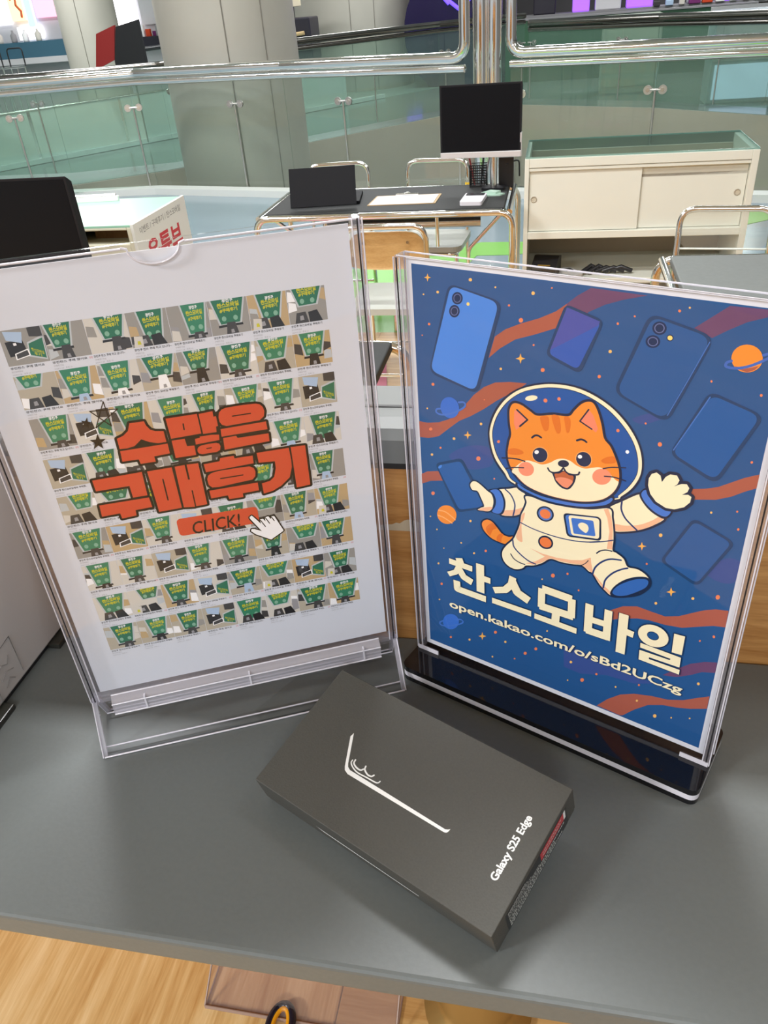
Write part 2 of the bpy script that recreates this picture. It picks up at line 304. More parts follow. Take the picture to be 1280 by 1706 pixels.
# ------------------------------------------------------------------ printed artwork: shape, ink, line width in mm, points in tenths of a mm
ART = [
[
["F","bg",0,[-1018,40,1018,40,1020,2940,-1013,2944]],
["F","bgp",0,[62,497,213,492,391,452,550,457,680,448,558,384,370,364,197,288,74,292]],
["S","bgp",0,[352,2259,468,2325,544,2338,507,2295,413,2241]],
["S","bgp",0,[-799,1731,-681,1827,-560,1866,-498,1850,-482,1758,-545,1708,-643,1673,-725,1692]],
["S","bgp",0,[853,1435,955,1551,1038,1534,1021,1420,968,1380,891,1389]],
["F","rib",0,[-512,2452,-473,2587,-408,2640,-314,2688,-208,2732,-113,2784,-53,2834,-76,2759,-101,2696,-229,2638,-346,2591,-442,2521]],
["F","ribp",0,[-53,2834,-2,2881,56,2921,70,2931,356,2928,241,2892,150,2855,64,2804,61,2797,-76,2751]],
["F","ribp",0,[597,2800,665,2860,742,2929,905,2934,1020,2938,1022,2927,912,2899,828,2863,755,2815,686,2764,630,2789]],
["F","rib",0,[-1016,1931,-951,1934,-866,1957,-790,1996,-716,2064,-659,2137,-612,2199,-543,2264,-469,2308,-374,2330,-268,2342,-338,2277,-409,2230,-461,2191,-543,2121,-637,2051,-717,2001,-784,1939,-870,1857,-948,1824,-1016,1816]],
["F","rib",0,[-1018,1534,-970,1567,-890,1592,-812,1592,-814,1535,-867,1525,-947,1500,-1020,1458]],
["F","rib",0,[704,1921,776,1944,838,1973,897,2018,953,2061,1023,2100,1021,2018,967,1982,910,1935,837,1893,720,1859]],
["F","rib",0,[325,887,350,920,425,985,509,1020,596,1016,681,1014,760,1051,833,1109,891,1153,949,1184,1016,1202,1018,1079,952,1060,871,1017,787,971,689,950,587,944,519,927,417,880,356,842]],
["F","ribp",0,[722,545,813,653,872,718,947,770,1016,800,1018,716,943,684,884,629,806,571]],
["F","rib",0,[331,52,398,151,478,238,567,294,675,333,781,356,872,402,950,465,1015,514,1016,405,923,352,839,317,753,292,666,244,582,152,514,59,496,48]],
["E","dot_y",0,[-626,2892,11,1,0,-9]],
["E","dot_y",0,[-841,2796,9,1,0,-8]],
["E","dot_y",0,[-938,2771,6,1,0,-5]],
["E","dot_y",0,[-471,2869,6,1,0,-5]],
["E","dot_y",0,[-247,2864,10,1,0,-10]],
["E","dot_o",0,[-142,2905,5,1,0,-4]],
["E","dot_o",0,[-387,2779,7,1,0,-6]],
["E","dot_o",0,[-314,2706,13,2,0,-13]],
["E","dot_o",0,[-908,2596,9,1,0,-8]],
["E","dot_o",0,[-960,2519,5,1,0,-4]],
["E","dot_o",0,[-234,2577,6,1,0,-6]],
["E","dot_y",0,[-433,2400,8,1,0,-8]],
["E","dot_o",0,[-174,2441,12,2,0,-12]],
["E","dot_o",0,[-898,2212,11,2,0,-10]],
["E","dot_o",0,[519,2874,7,1,1,-7]],
["E","dot_y",0,[564,2896,5,1,1,-5]],
["E","dot_o",0,[306,2817,5,1,1,-5]],
["E","dot_o",0,[224,2767,6,1,1,-7]],
["E","dot_y",0,[198,2613,9,2,1,-9]],
["E","dot_o",0,[151,2464,9,2,1,-10]],
["E","dot_o",0,[717,2547,5,1,1,-6]],
["E","dot_o",0,[951,2521,6,1,1,-7]],
["E","dot_y",0,[-948,2037,6,1,0,-6]],
["E","dot_o",0,[-929,1894,13,3,-1,-12]],
["E","dot_y",0,[-563,2016,9,2,0,-9]],
["E","dot_y",0,[-757,1867,10,2,0,-10]],
["E","dot_o",0,[-860,1775,8,2,0,-8]],
["E","dot_y",0,[-928,1707,10,3,0,-9]],
["E","dot_o",0,[-583,1768,15,4,0,-16]],
["E","dot_o",0,[-470,1652,6,2,0,-6]],
["E","dot_o",0,[-933,1406,14,4,-1,-15]],
["E","dot_y",0,[-963,1208,6,2,0,-6]],
["E","dot_y",0,[-646,1273,9,3,0,-10]],
["E","dot_y",0,[-914,1114,6,2,0,-7]],
["E","dot_o",0,[-539,2183,5,1,0,-4]],
["E","dot_o",0,[425,2249,5,1,1,-6]],
["E","dot_o",0,[513,2145,11,3,2,-13]],
["E","dot_o",0,[972,2158,6,2,1,-7]],
["E","dot_o",0,[951,2520,6,1,1,-7]],
["E","dot_y",0,[828,1810,6,2,1,-7]],
["E","dot_o",0,[953,1856,5,2,1,-6]],
["E","dot_y",0,[586,1579,10,3,1,-12]],
["E","dot_o",0,[976,1750,6,2,1,-8]],
["E","dot_o",0,[532,1355,6,2,1,-7]],
["E","dot_o",0,[135,995,6,3,1,-8]],
["E","dot_y",0,[-721,1067,7,2,0,-7]],
["E","dot_y",0,[-863,971,5,2,0,-5]],
["E","dot_y",0,[-621,1015,8,3,0,-8]],
["E","dot_o",0,[-531,1067,9,3,0,-10]],
["E","dot_y",0,[-913,818,8,3,0,-9]],
["E","dot_o",0,[-893,639,10,4,0,-12]],
["E","dot_y",0,[-918,481,7,3,0,-8]],
["E","dot_y",0,[-116,987,5,2,0,-6]],
["E","dot_o",0,[-43,1045,13,5,1,-16]],
["E","dot_o",0,[54,1097,7,3,1,-9]],
["E","dot_o",0,[-830,148,10,5,0,-11]],
["E","dot_y",0,[-668,198,9,4,0,-11]],
["E","dot_o",0,[-453,370,12,5,0,-14]],
["E","dot_y",0,[-373,314,9,4,0,-11]],
["E","dot_o",0,[-216,279,12,6,0,-15]],
["E","dot_o",0,[-137,359,11,5,0,-14]],
["E","dot_y",0,[-61,560,6,3,0,-8]],
["E","dot_y",0,[-476,119,7,3,0,-9]],
["E","dot_o",0,[-297,187,7,3,0,-8]],
["E","dot_y",0,[617,1091,8,3,1,-10]],
["E","dot_y",0,[817,1211,8,3,1,-10]],
["E","dot_o",0,[946,1274,11,5,2,-16]],
["E","dot_o",0,[969,985,7,3,2,-10]],
["E","dot_o",0,[899,920,5,3,1,-7]],
["E","dot_y",0,[939,584,8,4,2,-11]],
["E","dot_y",0,[123,362,9,4,1,-12]],
["E","dot_o",0,[212,238,13,7,1,-17]],
["E","dot_o",0,[306,341,8,4,1,-10]],
["E","dot_y",0,[110,182,5,3,0,-7]],
["E","dot_o",0,[590,389,6,3,1,-9]],
["E","dot_y",0,[443,294,6,3,1,-8]],
["E","dot_y",0,[592,245,7,4,1,-10]],
["E","dot_y",0,[719,172,11,6,2,-16]],
["E","dot_y",0,[821,214,5,3,1,-7]],
["E","dot_y",0,[930,271,5,3,1,-7]],
["F","star",0,[-903,2897,-898,2880,-880,2876,-898,2869,-905,2850,-910,2868,-928,2871,-909,2879]],
["F","star",0,[-310,2517,-303,2494,-279,2491,-302,2480,-309,2454,-316,2477,-340,2480,-317,2492]],
["F","star",0,[-656,1948,-650,1926,-629,1924,-650,1912,-657,1887,-663,1909,-685,1911,-663,1923]],
["F","star",0,[488,1498,496,1478,517,1478,498,1464,494,1440,486,1460,466,1460,484,1474]],
["F","star",0,[689,1243,698,1220,721,1221,700,1205,697,1176,687,1199,665,1198,685,1215]],
["F","star",0,[-559,323,-552,296,-527,298,-552,278,-560,244,-567,271,-592,269,-567,289]],
["E","orange",0,[857,2691,68,12,12,-68]],
["F","rib",0,[808,2644,833,2631,869,2624,900,2641,915,2664,871,2645]],
["L","ring",1.36,[791,2668,771,2654,774,2635,822,2636,876,2657,926,2691,957,2717,967,2729,949,2731,925,2720]],
["E","bluep",0,[-781,2079,63,35,24,-64]],
["L","ring2",1.21,[-850,2057,-876,2048,-880,2027,-847,2017,-789,2033,-728,2066,-683,2100,-670,2123,-683,2137,-716,2129]],
["E","bluep",0,[-825,306,67,9,-20,-82]],
["L","ring2",1.15,[-891,287,-921,257,-911,235,-855,249,-785,291,-732,330,-720,356,-742,365,-773,347]],
["E","orange",0,[-829,1266,63,-26,-44,-75]],
["L","orl",0.96,[-892,1283,-840,1286,-792,1264,-764,1246]],
["L","orl",0.96,[-900,1239,-856,1235,-807,1218,-790,1210]],
["R","outl",6,[-766,2858,-425,2794,-583,2210,-924,2287]],
["R","ph1",5.2,[-752,2846,-447,2787,-601,2228,-911,2303]],
["E","outl2",0,[-710,2778,35,4,-1,-36]],
["E","lens",0,[-710,2778,25,3,-1,-26]],
["E","outl2",0,[-710,2778,20,3,-1,-21]],
["E","outl2",0,[-731,2700,35,5,-1,-37]],
["E","lens",0,[-731,2700,25,4,-1,-26]],
["E","outl2",0,[-731,2700,20,3,-1,-21]],
["E","dot_y2",0,[-641,2754,10,1,0,-10]],
["R","outl",4,[-61,2833,154,2773,45,2459,-162,2532]],
["R","ph2",3.2,[-49,2815,138,2763,29,2483,-142,2543]],
["F","ph2b",0,[-135,2565,-52,2814,-36,2811,132,2765,122,2742]],
["R","outl",6.5,[380,2846,702,2775,535,2274,234,2391]],
["R","ph3",5.7,[395,2829,686,2766,518,2295,254,2398]],
["L","phl",0.47,[680,2744,601,2516,531,2321]],
["E","outl2",0,[435,2776,35,5,4,-34]],
["E","lens",0,[435,2776,25,4,3,-25]],
["E","outl2",0,[435,2776,20,3,2,-20]],
["E","outl2",0,[411,2703,36,6,4,-33]],
["E","lens",0,[411,2703,26,4,3,-24]],
["E","outl2",0,[411,2703,21,3,2,-19]],
["E","outl2",0,[492,2735,17,3,2,-17]],
["E","dot_y2",0,[492,2735,12,2,2,-12]],
["R","outl",5.5,[718,2498,987,2419,826,1985,567,2102]],
["R","ph4",4.7,[732,2478,968,2413,816,2012,584,2111]],
["L","phl",0.59,[587,2131,658,2303,724,2465]],
["R","outl",4.5,[745,1752,978,1663,828,1301,602,1403]],
["R","ph5",3.7,[754,1730,958,1656,823,1325,622,1413]],
["R","outl",4,[-907,1648,-699,1744,-523,1417,-745,1310]],
["R","ph6",3.2,[-891,1635,-711,1718,-541,1421,-730,1338]],
["E","ph1",0,[-867,1633,14,15,6,-6]],
["S","navy",0,[-514,1941,-504,2036,-468,2135,-406,2228,-320,2302,-220,2351,-114,2380,5,2389,116,2370,226,2320,315,2251,383,2169,427,2079,444,1990,437,1910,404,1829,348,1758,296,1719,19,1609,-315,1641,-409,1708,-481,1806]],
["S","cream",0,[-502,1944,-492,2034,-456,2129,-396,2220,-315,2293,-219,2340,-114,2370,2,2378,110,2359,220,2311,307,2243,375,2162,417,2077,434,1988,427,1914,392,1833,339,1766,303,1733,19,1609,-323,1656,-400,1721,-469,1814]],
["S","navy",0,[-484,1943,-476,2031,-442,2121,-383,2208,-305,2277,-215,2321,-114,2350,-2,2358,103,2339,208,2292,294,2224,360,2146,398,2068,415,1982,409,1915,373,1836,323,1766,298,1738,19,1609,-313,1665,-384,1735,-453,1828]],
["S","vis",0,[-479,1945,-471,2030,-437,2120,-379,2206,-303,2275,-214,2318,-114,2346,-3,2354,100,2335,205,2288,291,2221,357,2144,394,2066,412,1981,405,1914,370,1838,322,1769,298,1742,19,1609,-308,1670,-379,1736,-447,1829]],
["E","cream",0,[-235,2259,38,13,3,-16]],
["E","dot_o",0,[-148,2262,12,2,1,-12]],
["E","dot_o",0,[-67,2289,10,2,1,-11]],
["E","dot_o",0,[-441,1926,10,3,0,-10]],
["E","dot_o",0,[282,2174,9,2,1,-10]],
["E","white",0,[346,2058,10,2,1,-11]],
["C","navy",2.6,[-437,1582,-366,1610,-302,1635,-252,1599,-244,1544,-263,1480,-291,1442,-341,1414,-417,1399,-396,1454,-393,1510,-408,1559]],
["S","cream",0,[-437,1582,-366,1610,-302,1635,-252,1599,-244,1544,-263,1480,-291,1442,-341,1414,-417,1399,-396,1454,-393,1510,-408,1559]],
["S","peach",0,[-392,1439,-327,1464,-260,1503,-277,1459,-326,1421,-414,1399]],
["L","line",0.96,[-390,1599,-351,1569,-324,1515,-324,1469,-333,1418]],
["S","navy",0,[-511,1558,-474,1580,-443,1588,-414,1572,-390,1518,-389,1464,-406,1409,-443,1393,-494,1399,-470,1447,-465,1496,-477,1539]],
["S","cuff",0,[-497,1559,-448,1581,-420,1556,-402,1507,-404,1451,-423,1410,-451,1397,-483,1404,-461,1449,-456,1498,-472,1540]],
["C","navy",2.0,[-642,1557,-627,1587,-600,1596,-563,1580,-518,1550,-489,1535,-475,1500,-475,1461,-488,1417,-515,1394,-549,1390,-588,1384,-564,1406,-541,1428,-563,1481,-588,1526,-627,1527]],
["S","cream",0,[-642,1557,-627,1587,-600,1596,-563,1580,-518,1550,-489,1535,-475,1500,-475,1461,-488,1417,-515,1394,-549,1390,-588,1384,-564,1406,-541,1428,-563,1481,-588,1526,-627,1527]],
["S","peach",0,[-585,1383,-549,1411,-492,1436,-482,1427,-515,1395,-549,1388]],
["C","navy",2.6,[279,1670,348,1735,442,1812,462,1770,519,1726,593,1702,545,1639,471,1580,384,1538,322,1524,309,1580,299,1617]],
["S","cream",0,[279,1670,348,1735,442,1812,462,1770,519,1726,593,1702,545,1639,471,1580,384,1538,322,1524,309,1580,299,1617]],
["S","peach",0,[316,1568,380,1579,459,1610,526,1661,563,1699,594,1701,545,1639,471,1580,384,1540,324,1527]],
["L","line",1.08,[347,1734,349,1682,375,1632,416,1596,451,1571]],
["S","navy",0,[439,1814,479,1867,509,1812,560,1776,634,1770,603,1698,537,1708,476,1752]],
["S","cuff",0,[450,1815,473,1850,502,1801,562,1763,621,1758,599,1712,543,1720,483,1762]],
["D","navy",3.6,[481,1882,480,1927,492,1959,517,1975,540,1962,552,1924,568,1961,590,1983,625,1986,642,1960,634,1933,618,1915,654,1941,682,1948,698,1927,692,1901,666,1876,698,1886,716,1877,714,1842,687,1802,638,1773,592,1768,535,1792,499,1832]],
["F","cream",0,[481,1882,480,1927,492,1959,517,1975,540,1962,552,1924,568,1961,590,1983,625,1986,642,1960,634,1933,618,1915,654,1941,682,1948,698,1927,692,1901,666,1876,698,1886,716,1877,714,1842,687,1802,638,1773,592,1768,535,1792,499,1832]],
["C","navy",2.2,[-557,1272,-549,1304,-518,1328,-481,1322,-443,1286,-405,1249,-360,1244,-330,1255,-355,1208,-381,1180,-427,1179,-488,1191,-538,1229]],
["S","orange",0,[-557,1272,-549,1304,-518,1328,-481,1322,-443,1286,-405,1249,-360,1244,-330,1255,-355,1208,-381,1180,-427,1179,-488,1191,-538,1229]],
["S","odark",0,[-528,1249,-511,1287,-477,1314,-448,1284,-477,1258,-499,1206]],
["S","odark",0,[-447,1188,-440,1229,-412,1253,-399,1244,-412,1213,-415,1181]],
["C","navy",2.4,[-242,1594,-242,1548,-255,1498,-276,1441,-283,1371,-303,1300,-330,1232,-377,1167,-405,1106,-399,1048,-364,1009,-310,999,-258,1025,-233,1057,-179,1079,-122,1119,-66,1174,3,1176,78,1186,145,1200,194,1171,215,1169,266,1100,310,1062,348,1043,413,1064,504,1118,556,1189,563,1239,537,1277,484,1299,425,1295,395,1344,349,1370,324,1381,323,1453,315,1532,300,1607,280,1665,163,1623,23,1599,-86,1596]],
["S","cream",0,[-242,1594,-242,1548,-255,1498,-276,1441,-283,1371,-303,1300,-330,1232,-377,1167,-405,1106,-399,1048,-364,1009,-310,999,-258,1025,-233,1057,-179,1079,-122,1119,-66,1174,3,1176,78,1186,145,1200,194,1171,215,1169,266,1100,310,1062,348,1043,413,1064,504,1118,556,1189,563,1239,537,1277,484,1299,425,1295,395,1344,349,1370,324,1381,323,1453,315,1532,300,1607,280,1665,163,1623,23,1599,-86,1596]],
["S","peach",0,[-252,1468,-275,1437,-280,1372,-308,1261,-264,1236,-269,1311,-271,1375,-258,1419]],
["F","peach",0,[-212,1209,-125,1195,-26,1198,70,1215,143,1240,196,1280,213,1170,145,1205,78,1190,3,1180,-66,1179,-122,1123,-179,1083,-237,1074,-165,1118,-103,1178]],
["F","peach",0,[247,1650,273,1663,298,1606,313,1532,322,1386,289,1379,294,1505,273,1598]],
["F","peach",0,[144,1203,194,1270,220,1171,293,1100,346,1065,339,1045,286,1080,216,1167]],
["L","line",0.75,[-281,1384,-203,1366,-111,1357,-7,1357,94,1369,178,1391,241,1418,181,1391,258,1422,320,1454]],
["L","line",1.01,[-331,1229,-321,1178,-276,1136,-216,1103,-165,1095]],
["L","navy",0.85,[-343,1112,-320,1082,-282,1066,-241,1063]],
["L","line",1.11,[216,1158,230,1218,270,1277,319,1314,381,1329]],
["L","line",1.09,[292,1082,300,1147,337,1211,385,1259,426,1286]],
["L","navy",0.85,[230,1326,250,1350,284,1369,321,1374]],
["L","navy",0.52,[112,1193,145,1204,170,1231,182,1253]],
["S","navy",0,[338,1062,359,1120,410,1187,474,1237,539,1262,568,1242,560,1185,511,1125,448,1069,388,1041,351,1039]],
["S","foot",0,[352,1067,372,1120,420,1174,484,1224,537,1245,557,1232,547,1188,502,1137,442,1084,387,1057]],
["E","navy",0,[-115,1502,52,-16,-23,-55]],
["E","ring3",0,[-115,1502,42,-13,-18,-45]],
["E","oy",0,[-115,1502,33,-10,-13,-33]],
["E","navy",0,[-103,1290,47,-14,-20,-50]],
["E","oy",0,[-103,1290,37,-11,-15,-37]],
["R","navy",3,[-1,1547,237,1593,251,1424,34,1383]],
["R","cuff",2.5,[13,1539,226,1583,237,1434,44,1396]],
["R","cream",2.2,[33,1542,227,1580,237,1434,63,1403]],
["R","cuff",1.2,[52,1529,192,1552,214,1445,76,1419]],
["S","cream",0,[100,1494,122,1516,155,1512,167,1483,154,1451,133,1456,110,1471]],
["S","navy",0,[-317,1670,-260,1653,-150,1636,-18,1642,110,1663,215,1705,284,1757,303,1746,300,1715,267,1675,204,1644,105,1610,-15,1592,-121,1588,-222,1602,-286,1618,-315,1641]],
["S","cuff",0,[-302,1668,-250,1643,-141,1624,-8,1630,111,1648,225,1693,282,1740,292,1727,262,1689,203,1659,104,1625,-16,1607,-122,1604,-213,1618,-276,1634,-302,1648]],
["C","navy",3.0,[-370,2139,-365,2173,-351,2198,-329,2208,-290,2202,-240,2177,-192,2158,-97,2185,-3,2198,30,2241,67,2288,105,2310,135,2304,163,2258,188,2189,210,2109,249,2068,286,2000,312,1928,316,1848,290,1777,231,1713,135,1669,17,1647,-124,1644,-242,1668,-316,1720,-359,1781,-377,1853,-369,1939,-356,1998,-366,2068]],
["S","orange",0,[-370,2139,-365,2173,-351,2198,-329,2208,-290,2202,-240,2177,-192,2158,-97,2185,-3,2198,30,2241,67,2288,105,2310,135,2304,163,2258,188,2189,210,2109,249,2068,286,2000,312,1928,316,1848,290,1777,231,1713,135,1669,17,1647,-124,1644,-242,1668,-316,1720,-359,1781,-377,1853,-369,1939,-356,1998,-366,2068]],
["S","cream",0,[-347,1745,-305,1803,-256,1844,-203,1849,-150,1845,-99,1872,-62,1903,-16,1920,26,1915,65,1896,115,1890,163,1909,206,1921,251,1902,298,1866,317,1851,290,1779,231,1715,135,1671,17,1649,-124,1646,-242,1670,-317,1723]],
["S","odark",0,[-175,2152,-129,2168,-118,2135,-121,2086,-138,2071,-155,2086]],
["S","odark",0,[-105,2177,-64,2186,-49,2142,-45,2091,-62,2073,-80,2096]],
["S","odark",0,[-29,2189,1,2190,12,2156,7,2103,-9,2093,-22,2140]],
["S","odark",0,[-372,1890,-330,1910,-284,1905,-273,1889,-311,1868,-372,1860]],
["S","odark",0,[277,2010,239,1999,210,1975,207,1961,235,1955,288,1976]],
["F","pink",0,[-339,2157,-319,2168,-273,2125,-259,2111,-306,2055,-325,2034,-340,2074]],
["F","pink",0,[110,2264,138,2235,171,2159,161,2133,132,2154,70,2186]],
["P","navy",1.06,[-322,2167,-253,2118,-301,2064]],
["P","navy",0.82,[110,2264,64,2182,136,2149]],
["L","navy",1.22,[-221,2008,-204,2026,-183,2031,-163,2023]],
["L","navy",1.23,[55,2058,76,2070,94,2070,111,2062]],
["E","orl",0,[-166,1906,44,-21,-27,-51]],
["E","eye",0,[-166,1906,41,-19,-24,-46]],
["E","orl",0,[103,1948,44,-21,-24,-48]],
["E","eye",0,[103,1948,40,-19,-21,-44]],
["E","white",0,[-188,1920,14,4,0,-13]],
["E","white",0,[80,1959,13,3,1,-12]],
["S","navy",0,[-83,1807,-53,1815,-11,1842,23,1827,62,1831,60,1784,37,1735,13,1718,-22,1722,-58,1750,-78,1792]],
["S","mouth",0,[-68,1801,-40,1814,-7,1838,19,1821,49,1820,47,1782,28,1744,12,1730,-16,1734,-48,1757]],
["S","tongue",0,[-61,1773,-26,1792,17,1795,48,1783,28,1744,12,1730,-16,1734,-45,1756]],
["L","navy",1.08,[-112,1831,-100,1814,-74,1810,-36,1827,-15,1860]],
["L","navy",1.05,[-15,1860,6,1834,40,1829,75,1838,84,1857]],
["P","navy",0.85,[-16,1874,-15,1856]],
["E","pink2",0,[-252,1786,48,-10,-18,-49]],
["E","pink2",0,[217,1864,55,10,0,-53]],
["E","navy",0,[-17,1887,34,6,-1,-24]],
["L","navy",0.85,[-415,1820,-365,1832,-310,1840,-262,1837]],
["L","navy",0.82,[-388,1753,-336,1774,-268,1791]],
["L","navy",0.75,[222,1919,268,1940,348,1959]],
["L","navy",0.79,[233,1872,289,1881,356,1876]],
["T","outl2",5.93,[-819,880,-633,878]],
["T","outl2",6.85,[-739,934,-722,882]],
["T","outl2",5.11,[-740,864,-767,800,-828,759]],
["T","outl2",6.91,[-748,850,-703,781,-635,758]],
["T","outl2",7.28,[-572,943,-569,696]],
["T","outl2",6.11,[-552,827,-492,827]],
["T","outl2",6.65,[-761,725,-758,651,-526,650]],
["T","outl2",6.24,[-323,929,-333,859,-378,796,-465,758]],
["T","outl2",7.77,[-329,890,-287,809,-200,773]],
["T","outl2",5.96,[-478,662,-180,666]],
["T","outl2",7.28,[-110,915,99,910]],
["T","outl2",6.13,[-112,914,-110,752]],
["T","outl2",7.22,[-124,764,115,770]],
["T","outl2",6.24,[98,913,103,759]],
["T","outl2",6.67,[-3,766,-5,674]],
["T","outl2",5.84,[-156,660,146,658]],
["T","outl2",6.49,[217,920,221,682]],
["T","outl2",6.16,[342,923,347,675]],
["T","outl2",5.96,[210,798,349,803]],
["T","outl2",7.09,[208,700,352,703]],
["T","outl2",7.11,[440,934,445,607]],
["T","outl2",6.19,[461,800,514,795]],
["E","outl2",0,[632,841,98,-7,-15,-94]],
["D","outl2",1.1,[751,915,815,921,815,769,755,764]],
["F","outl2",0,[751,915,815,921,815,769,755,764]],
["D","outl2",1.1,[563,752,814,747,815,665,627,660,628,645,819,647,820,607,566,612,563,693,753,697,754,709,565,714]],
["F","outl2",0,[563,752,814,747,815,665,627,660,628,645,819,647,820,607,566,612,563,693,753,697,754,709,565,714]],
["T","cream",4.83,[-819,880,-633,878]],
["T","cream",5.75,[-739,934,-722,882]],
["T","cream",4.01,[-740,864,-767,800,-828,759]],
["T","cream",5.81,[-748,850,-703,781,-635,758]],
["T","cream",6.18,[-572,943,-569,696]],
["T","cream",5.01,[-552,827,-492,827]],
["T","cream",5.55,[-761,725,-758,651,-526,650]],
["T","cream",5.14,[-323,929,-333,859,-378,796,-465,758]],
["T","cream",6.67,[-329,890,-287,809,-200,773]],
["T","cream",4.86,[-478,662,-180,666]],
["T","cream",6.18,[-110,915,99,910]],
["T","cream",5.03,[-112,914,-110,752]],
["T","cream",6.12,[-124,764,115,770]],
["T","cream",5.14,[98,913,103,759]],
["T","cream",5.57,[-3,766,-5,674]],
["T","cream",4.74,[-156,660,146,658]],
["T","cream",5.39,[217,920,221,682]],
["T","cream",5.06,[342,923,347,675]],
["T","cream",4.86,[210,798,349,803]],
["T","cream",5.99,[208,700,352,703]],
["T","cream",6.01,[440,934,445,607]],
["T","cream",5.09,[461,800,514,795]],
["E","cream",0,[632,841,92,-7,-14,-86]],
["F","cream",0,[751,915,815,921,815,769,755,764]],
["F","cream",0,[563,752,814,747,815,665,627,660,628,645,819,647,820,607,566,612,563,693,753,697,754,709,565,714]],
["E","outl2",0,[631,841,36,-3,-5,-33]],
["E","bg",0,[631,841,32,-2,-5,-28]]
],
[
["D","black",3.0,[-352,2014,-269,2012,-264,1984,-247,1953,-221,1938,-174,1929,-173,1856,-221,1857,-266,1872,-311,1900,-358,1864,-402,1857,-446,1860,-445,1929,-405,1942,-372,1967]],
["D","black",3.0,[-447,1846,-169,1844,-170,1777,-264,1774,-263,1738,-352,1740,-356,1772,-452,1775]],
["D","black",3.0,[-145,2006,38,2004,38,1873,-142,1871]],
["D","black",3.0,[47,2001,130,2005,129,1969,144,1969,144,1904,132,1902,128,1865,48,1868]],
["D","black",3.0,[-142,1858,-65,1857,-61,1805,-18,1801,-20,1736,-143,1739]],
["D","black",3.0,[-6,1844,25,1846,24,1854,97,1853,139,1846,135,1810,-8,1806]],
["D","black",3.0,[-5,1773,5,1787,24,1794,61,1796,111,1795,129,1786,134,1767,127,1743,106,1733,18,1734,-2,1743,-7,1759]],
["D","black",3.0,[158,1960,166,1989,185,2006,211,2013,309,2013,388,2008,412,1999,427,1979,432,1951,424,1918,395,1896,282,1895,195,1894,169,1906,158,1929]],
["D","black",3.0,[155,1880,431,1881,432,1828,152,1829]],
["D","black",3.0,[159,1818,238,1819,245,1803,434,1799,432,1745,154,1738]],
["D","black",3.0,[-653,1684,-359,1685,-364,1518,-451,1519,-452,1604,-651,1607]],
["D","black",3.0,[-658,1506,-359,1501,-355,1429,-458,1428,-461,1389,-550,1385,-553,1425,-663,1424]],
["D","black",3.0,[-328,1682,-180,1681,-181,1385,-322,1385]],
["D","black",3.0,[-162,1681,-102,1682,-102,1576,-91,1576,-90,1682,-20,1678,-23,1378,-92,1377,-90,1497,-98,1497,-100,1375,-168,1385]],
["D","black",3.0,[11,1664,109,1666,116,1687,199,1687,202,1668,314,1666,311,1611,14,1606]],
["D","black",3.0,[12,1556,22,1580,45,1594,90,1600,219,1598,282,1594,306,1578,313,1550,306,1517,286,1497,200,1493,69,1486,31,1491,13,1514]],
["D","black",3.0,[8,1472,314,1469,313,1411,209,1410,208,1383,119,1385,115,1415,10,1414]],
["D","black",3.0,[341,1679,542,1676,546,1590,543,1537,519,1465,459,1416,401,1389,340,1380,339,1457,393,1465,423,1489,442,1550,443,1599,343,1608]],
["D","black",3.0,[555,1679,646,1674,643,1385,554,1381]],
["F","black",0,[-402,1858,-310,1904,-234,1855,-321,1846]],
["F","black",0,[-54,1868,2,1857,-12,1789,-62,1798]],
["F","red",0,[-352,2014,-269,2012,-264,1984,-247,1953,-221,1938,-174,1929,-173,1856,-221,1857,-266,1872,-311,1900,-358,1864,-402,1857,-446,1860,-445,1929,-405,1942,-372,1967]],
["F","red",0,[-447,1846,-169,1844,-170,1777,-264,1774,-263,1738,-352,1740,-356,1772,-452,1775]],
["F","red",0,[-145,2006,38,2004,38,1873,-142,1871]],
["F","red",0,[47,2001,130,2005,129,1969,144,1969,144,1904,132,1902,128,1865,48,1868]],
["F","red",0,[-142,1858,-65,1857,-61,1805,-18,1801,-20,1736,-143,1739]],
["F","red",0,[-6,1844,25,1846,24,1854,97,1853,139,1846,135,1810,-8,1806]],
["F","red",0,[-5,1773,5,1787,24,1794,61,1796,111,1795,129,1786,134,1767,127,1743,106,1733,18,1734,-2,1743,-7,1759]],
["F","red",0,[158,1960,166,1989,185,2006,211,2013,309,2013,388,2008,412,1999,427,1979,432,1951,424,1918,395,1896,282,1895,195,1894,169,1906,158,1929]],
["F","red",0,[155,1880,431,1881,432,1828,152,1829]],
["F","red",0,[159,1818,238,1819,245,1803,434,1799,432,1745,154,1738]],
["F","red",0,[-653,1684,-359,1685,-364,1518,-451,1519,-452,1604,-651,1607]],
["F","red",0,[-658,1506,-359,1501,-355,1429,-458,1428,-461,1389,-550,1385,-553,1425,-663,1424]],
["F","red",0,[-328,1682,-180,1681,-181,1385,-322,1385]],
["F","red",0,[-162,1681,-102,1682,-102,1576,-91,1576,-90,1682,-20,1678,-23,1378,-92,1377,-90,1497,-98,1497,-100,1375,-168,1385]],
["F","red",0,[11,1664,109,1666,116,1687,199,1687,202,1668,314,1666,311,1611,14,1606]],
["F","red",0,[12,1556,22,1580,45,1594,90,1600,219,1598,282,1594,306,1578,313,1550,306,1517,286,1497,200,1493,69,1486,31,1491,13,1514]],
["F","red",0,[8,1472,314,1469,313,1411,209,1410,208,1383,119,1385,115,1415,10,1414]],
["F","red",0,[341,1679,542,1676,546,1590,543,1537,519,1465,459,1416,401,1389,340,1380,339,1457,393,1465,423,1489,442,1550,443,1599,343,1608]],
["F","red",0,[555,1679,646,1674,643,1385,554,1381]],
["P","black",0.84,[-53,1954,-55,1917]],
["P","black",0.63,[50,1767,78,1767]],
